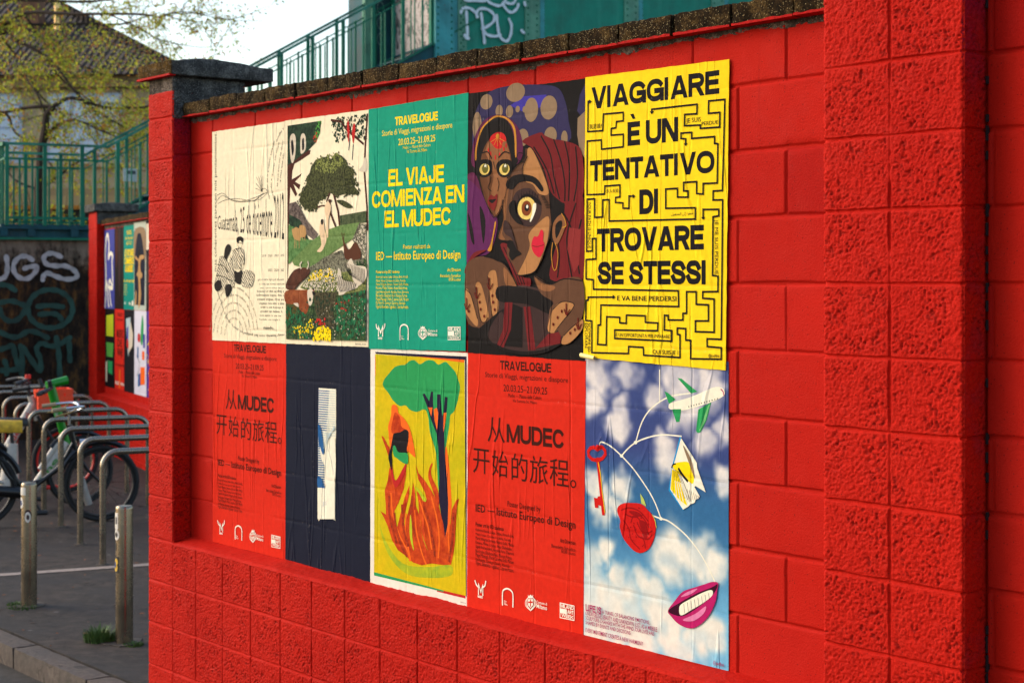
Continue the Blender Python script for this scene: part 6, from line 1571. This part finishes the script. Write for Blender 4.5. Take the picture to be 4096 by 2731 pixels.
def leaf(b, p, rr, s):
    a = Vector((rr.uniform(-1, 1), rr.uniform(-1, 1), rr.uniform(-1, 1))); a = a.normalized() if a.length > .01 else Vector((1, 0, 0)); c = a.orthogonal().normalized(); s *= rr.uniform(.6, 1.3)
    b.add([p - a * s, p + c * s * .5, p + a * s, p - c * s * .5], [(0, 1, 2, 3)])
def tree(base, trunk, limbs, lab, seed, Y0, leafs=4, ls=.030, dense=.95):
    rr = random.Random(seed); root = empty('tree', (base.x, base.y, base.z)); tag(root, lab, 'tree', 'young leaved trees on the embankment')
    tb = MB(); lb = MB(); off = -base
    tb.tube([p + off for p in trunk], [.085 - .035 * i / len(trunk) for i in range(len(trunk))], 8)
    def twig(p, d, L, r, lev):
        n = 4; pts = [p]; q = p.copy(); dd = d.copy()
        for i in range(n):
            dd = (dd + Vector((rr.uniform(-.28, .28), rr.uniform(-.3, .3), rr.uniform(-.26, .22)))).normalized(); q = q + dd * L / n; pts.append(q.copy())
        tb.tube([x + off for x in pts], [r * (1 - .75 * i / n) for i in range(n + 1)], 4 if lev else 5, cap=False)
        for i in range(1, n + 1):
            if lev < 2 and rr.random() < .85 * dense:
                e = (dd + Vector((rr.uniform(-1, 1), rr.uniform(-.9, .9), rr.uniform(-.9, .9))) * .9).normalized(); twig(pts[i], e, L * rr.uniform(.4, .7), r * .5, lev + 1)
            for _ in range(leafs if lev else 2):
                if rr.random() < .5: leaf(lb, pts[i] + off + Vector((rr.gauss(0, .05), rr.gauss(0, .05), rr.gauss(0, .05))), rr, ls)
    for pts, r0, r1, amt in limbs:
        n = len(pts); fine = smoothpts([tuple(p) for p in pts], False, 4); fine = [Vector(p) for p in fine]; m = len(fine)
        tb.tube([p + off for p in fine], [.78 * (r0 + (r1 - r0) * i / (m - 1)) for i in range(m)], 6)
        for i in range(1, m):
            d = (fine[i] - fine[i - 1]).normalized(); cnt = 1.25 * amt * (fine[i] - fine[i - 1]).length
            for _ in range(int(cnt) + (rr.random() < cnt % 1)):
                e = (d * .7 + Vector((rr.uniform(-.9, .9), rr.uniform(-.9, .9), rr.uniform(-.9, .9)))).normalized(); twig(fine[i] + (fine[i - 1] - fine[i]) * rr.random(), e, rr.uniform(.35, 1.0), .0075, 0)
    tb.build('trunk', BARK, root, True); lb.build('crown', LEAF, root)
T0 = Vector((-10.6, 31, 2.4)); tk = [T0, Vector((-10.5, 31, 4.2)), Vector((-10.55, 31, 5.6)), Vector((-10.3, 31, 7.0)), Vector((-10.4, 31, 8.8))]
def L(Y, dY, *p): return [px(q[0], q[1], Y + dY * i / max(1, len(p) - 1)) for i, q in enumerate(p)]
tree(T0, tk, [([tk[3]] + L(31, -1, (0, 5), (330, 8), (460, -4), (620, -20)), .05, .012, 2.2), ([tk[3]] + L(31, -2, (0, 100), (110, 52), (300, 57), (550, 58), (650, 72)), .06, .02, 2.6), (L(29, -1.5, (640, 68), (690, 52), (760, 50), (900, 80), (1050, 85)), .016, .004, 2.4), ([tk[2]] + L(31, 1, (0, 130), (260, 98), (480, 98), (560, 75), (640, 50)), .05, .01, 2.6), (L(30, -1, (440, 60), (560, 115), (640, 160), (800, 190), (900, 178)), .02, .004, 2.4), ([tk[2]] + L(31, -1, (0, 140), (60, 160), (200, 240), (330, 400), (480, 500), (560, 530)), .06, .012, 3.4), (L(30.5, 1, (190, 240), (260, 330), (420, 440), (560, 530)), .03, .008, 3.2), ([tk[4]] + L(31, 1, (0, -60), (200, -70), (420, -40)), .05, .01, 2.5), ([tk[1]] + L(30, 0, (0, 460), (60, 530), (150, 600), (240, 700)), .045, .008, 3), (L(31, 0.5, (100, 60), (180, 170), (300, 250), (420, 300), (560, 330)), .03, .006, 3.2), (L(31, 0, (0, 140), (90, 260), (160, 380), (260, 470)), .035, .008, 3.2)], 'leafy tree reaching bare long branches from the left edge into the white sky', 5, 31)
T1 = px(150, 955, 28.6); T1.z = 2.4; tk = [T1, px(155, 760, 28.6), px(165, 600, 28.6), px(180, 520, 28.6), px(185, 460, 28.6), px(215, 425, 28.6)]
tree(T1, tk, [([tk[2]] + L(28.6, -.6, (200, 530), (240, 495), (310, 483), (420, 530), (520, 570)), .045, .01, 3), ([tk[5]] + L(28.6, .6, (290, 392), (420, 430), (590, 428), (640, 400)), .05, .01, 3), (L(28.6, .5, (215, 425), (120, 430), (0, 450), (-120, 440)), .05, .015, 2.6), ([tk[4]] + L(28.6, 1, (150, 380), (100, 300), (90, 220)), .03, .006, 3), ([tk[1]] + L(28.6, -.5, (240, 700), (330, 640), (450, 620), (560, 640)), .03, .006, 3), ([tk[1]] + L(28.6, .5, (60, 720), (10, 650), (-60, 560)), .03, .006, 3)], 'small tree with a crooked trunk standing behind the landing railing', 9, 28.6)
T2 = Vector((-6.6, 34, 2.5)); tk = [T2, Vector((-6.6, 34, 4)), Vector((-6.5, 34, 5.2)), Vector((-6.6, 34, 6.2))]
tree(T2, tk, [([tk[2], Vector((-7.4, 34, 5.6)), Vector((-8.4, 34.2, 6.3))], .03, .006, 3), ([tk[2], Vector((-6.1, 34.4, 5.6)), Vector((-5.5, 34.8, 6.0))], .03, .006, 2.5), ([tk[1], Vector((-7.3, 34, 4.4)), Vector((-8.2, 34.1, 5))], .03, .006, 3), ([tk[1], Vector((-6.0, 34, 4.4)), Vector((-5.4, 34.1, 4.7))], .03, .006, 3), ([tk[3], Vector((-6.9, 34, 6.6)), Vector((-7.2, 34, 7.2))], .02, .006, 3)], 'slender tree in front of the beige building', 14, 34)
def shrub(c, rad, n, lab, seed):
    rr = random.Random(seed); lb = MB(); tb = MB()
    for _ in range(26): t = rr.uniform(0, 6.28); tb.tube([(0, 0, 0), (rad * .5 * math.cos(t), rad * .3 * math.sin(t), rad * .7), (rad * rr.uniform(.3, 1) * math.cos(t), rad * .6 * math.sin(t), rad * rr.uniform(.8, 1.9))], [.016, .01, .004], 4)
    for _ in range(n):
        t = rr.uniform(0, 6.28); q = rr.random() ** .5; leaf(lb, Vector((rad * q * math.cos(t), rad * .7 * q * math.sin(t), rad * rr.uniform(.05, 1.8) * (1 - .4 * q))), rr, .045)
    r_ = tb.build('shrub', BARK); r_.location = c; tag(r_, lab, 'shrub', 'shrubs behind the landing railing'); lb.build('foliage', LEAF, r_)
shrub((-9.3, 29.4, 2.4), .9, 1300, 'leafy shrub at the left edge behind the landing railing', 1); shrub((-8.0, 29.0, 2.4), .7, 900, 'leafy shrub in front of the dark planter box', 2); shrub((-6.45, 29.6, 2.4), .6, 600, 'leafy shrub at the right end of the dark planter box', 3)
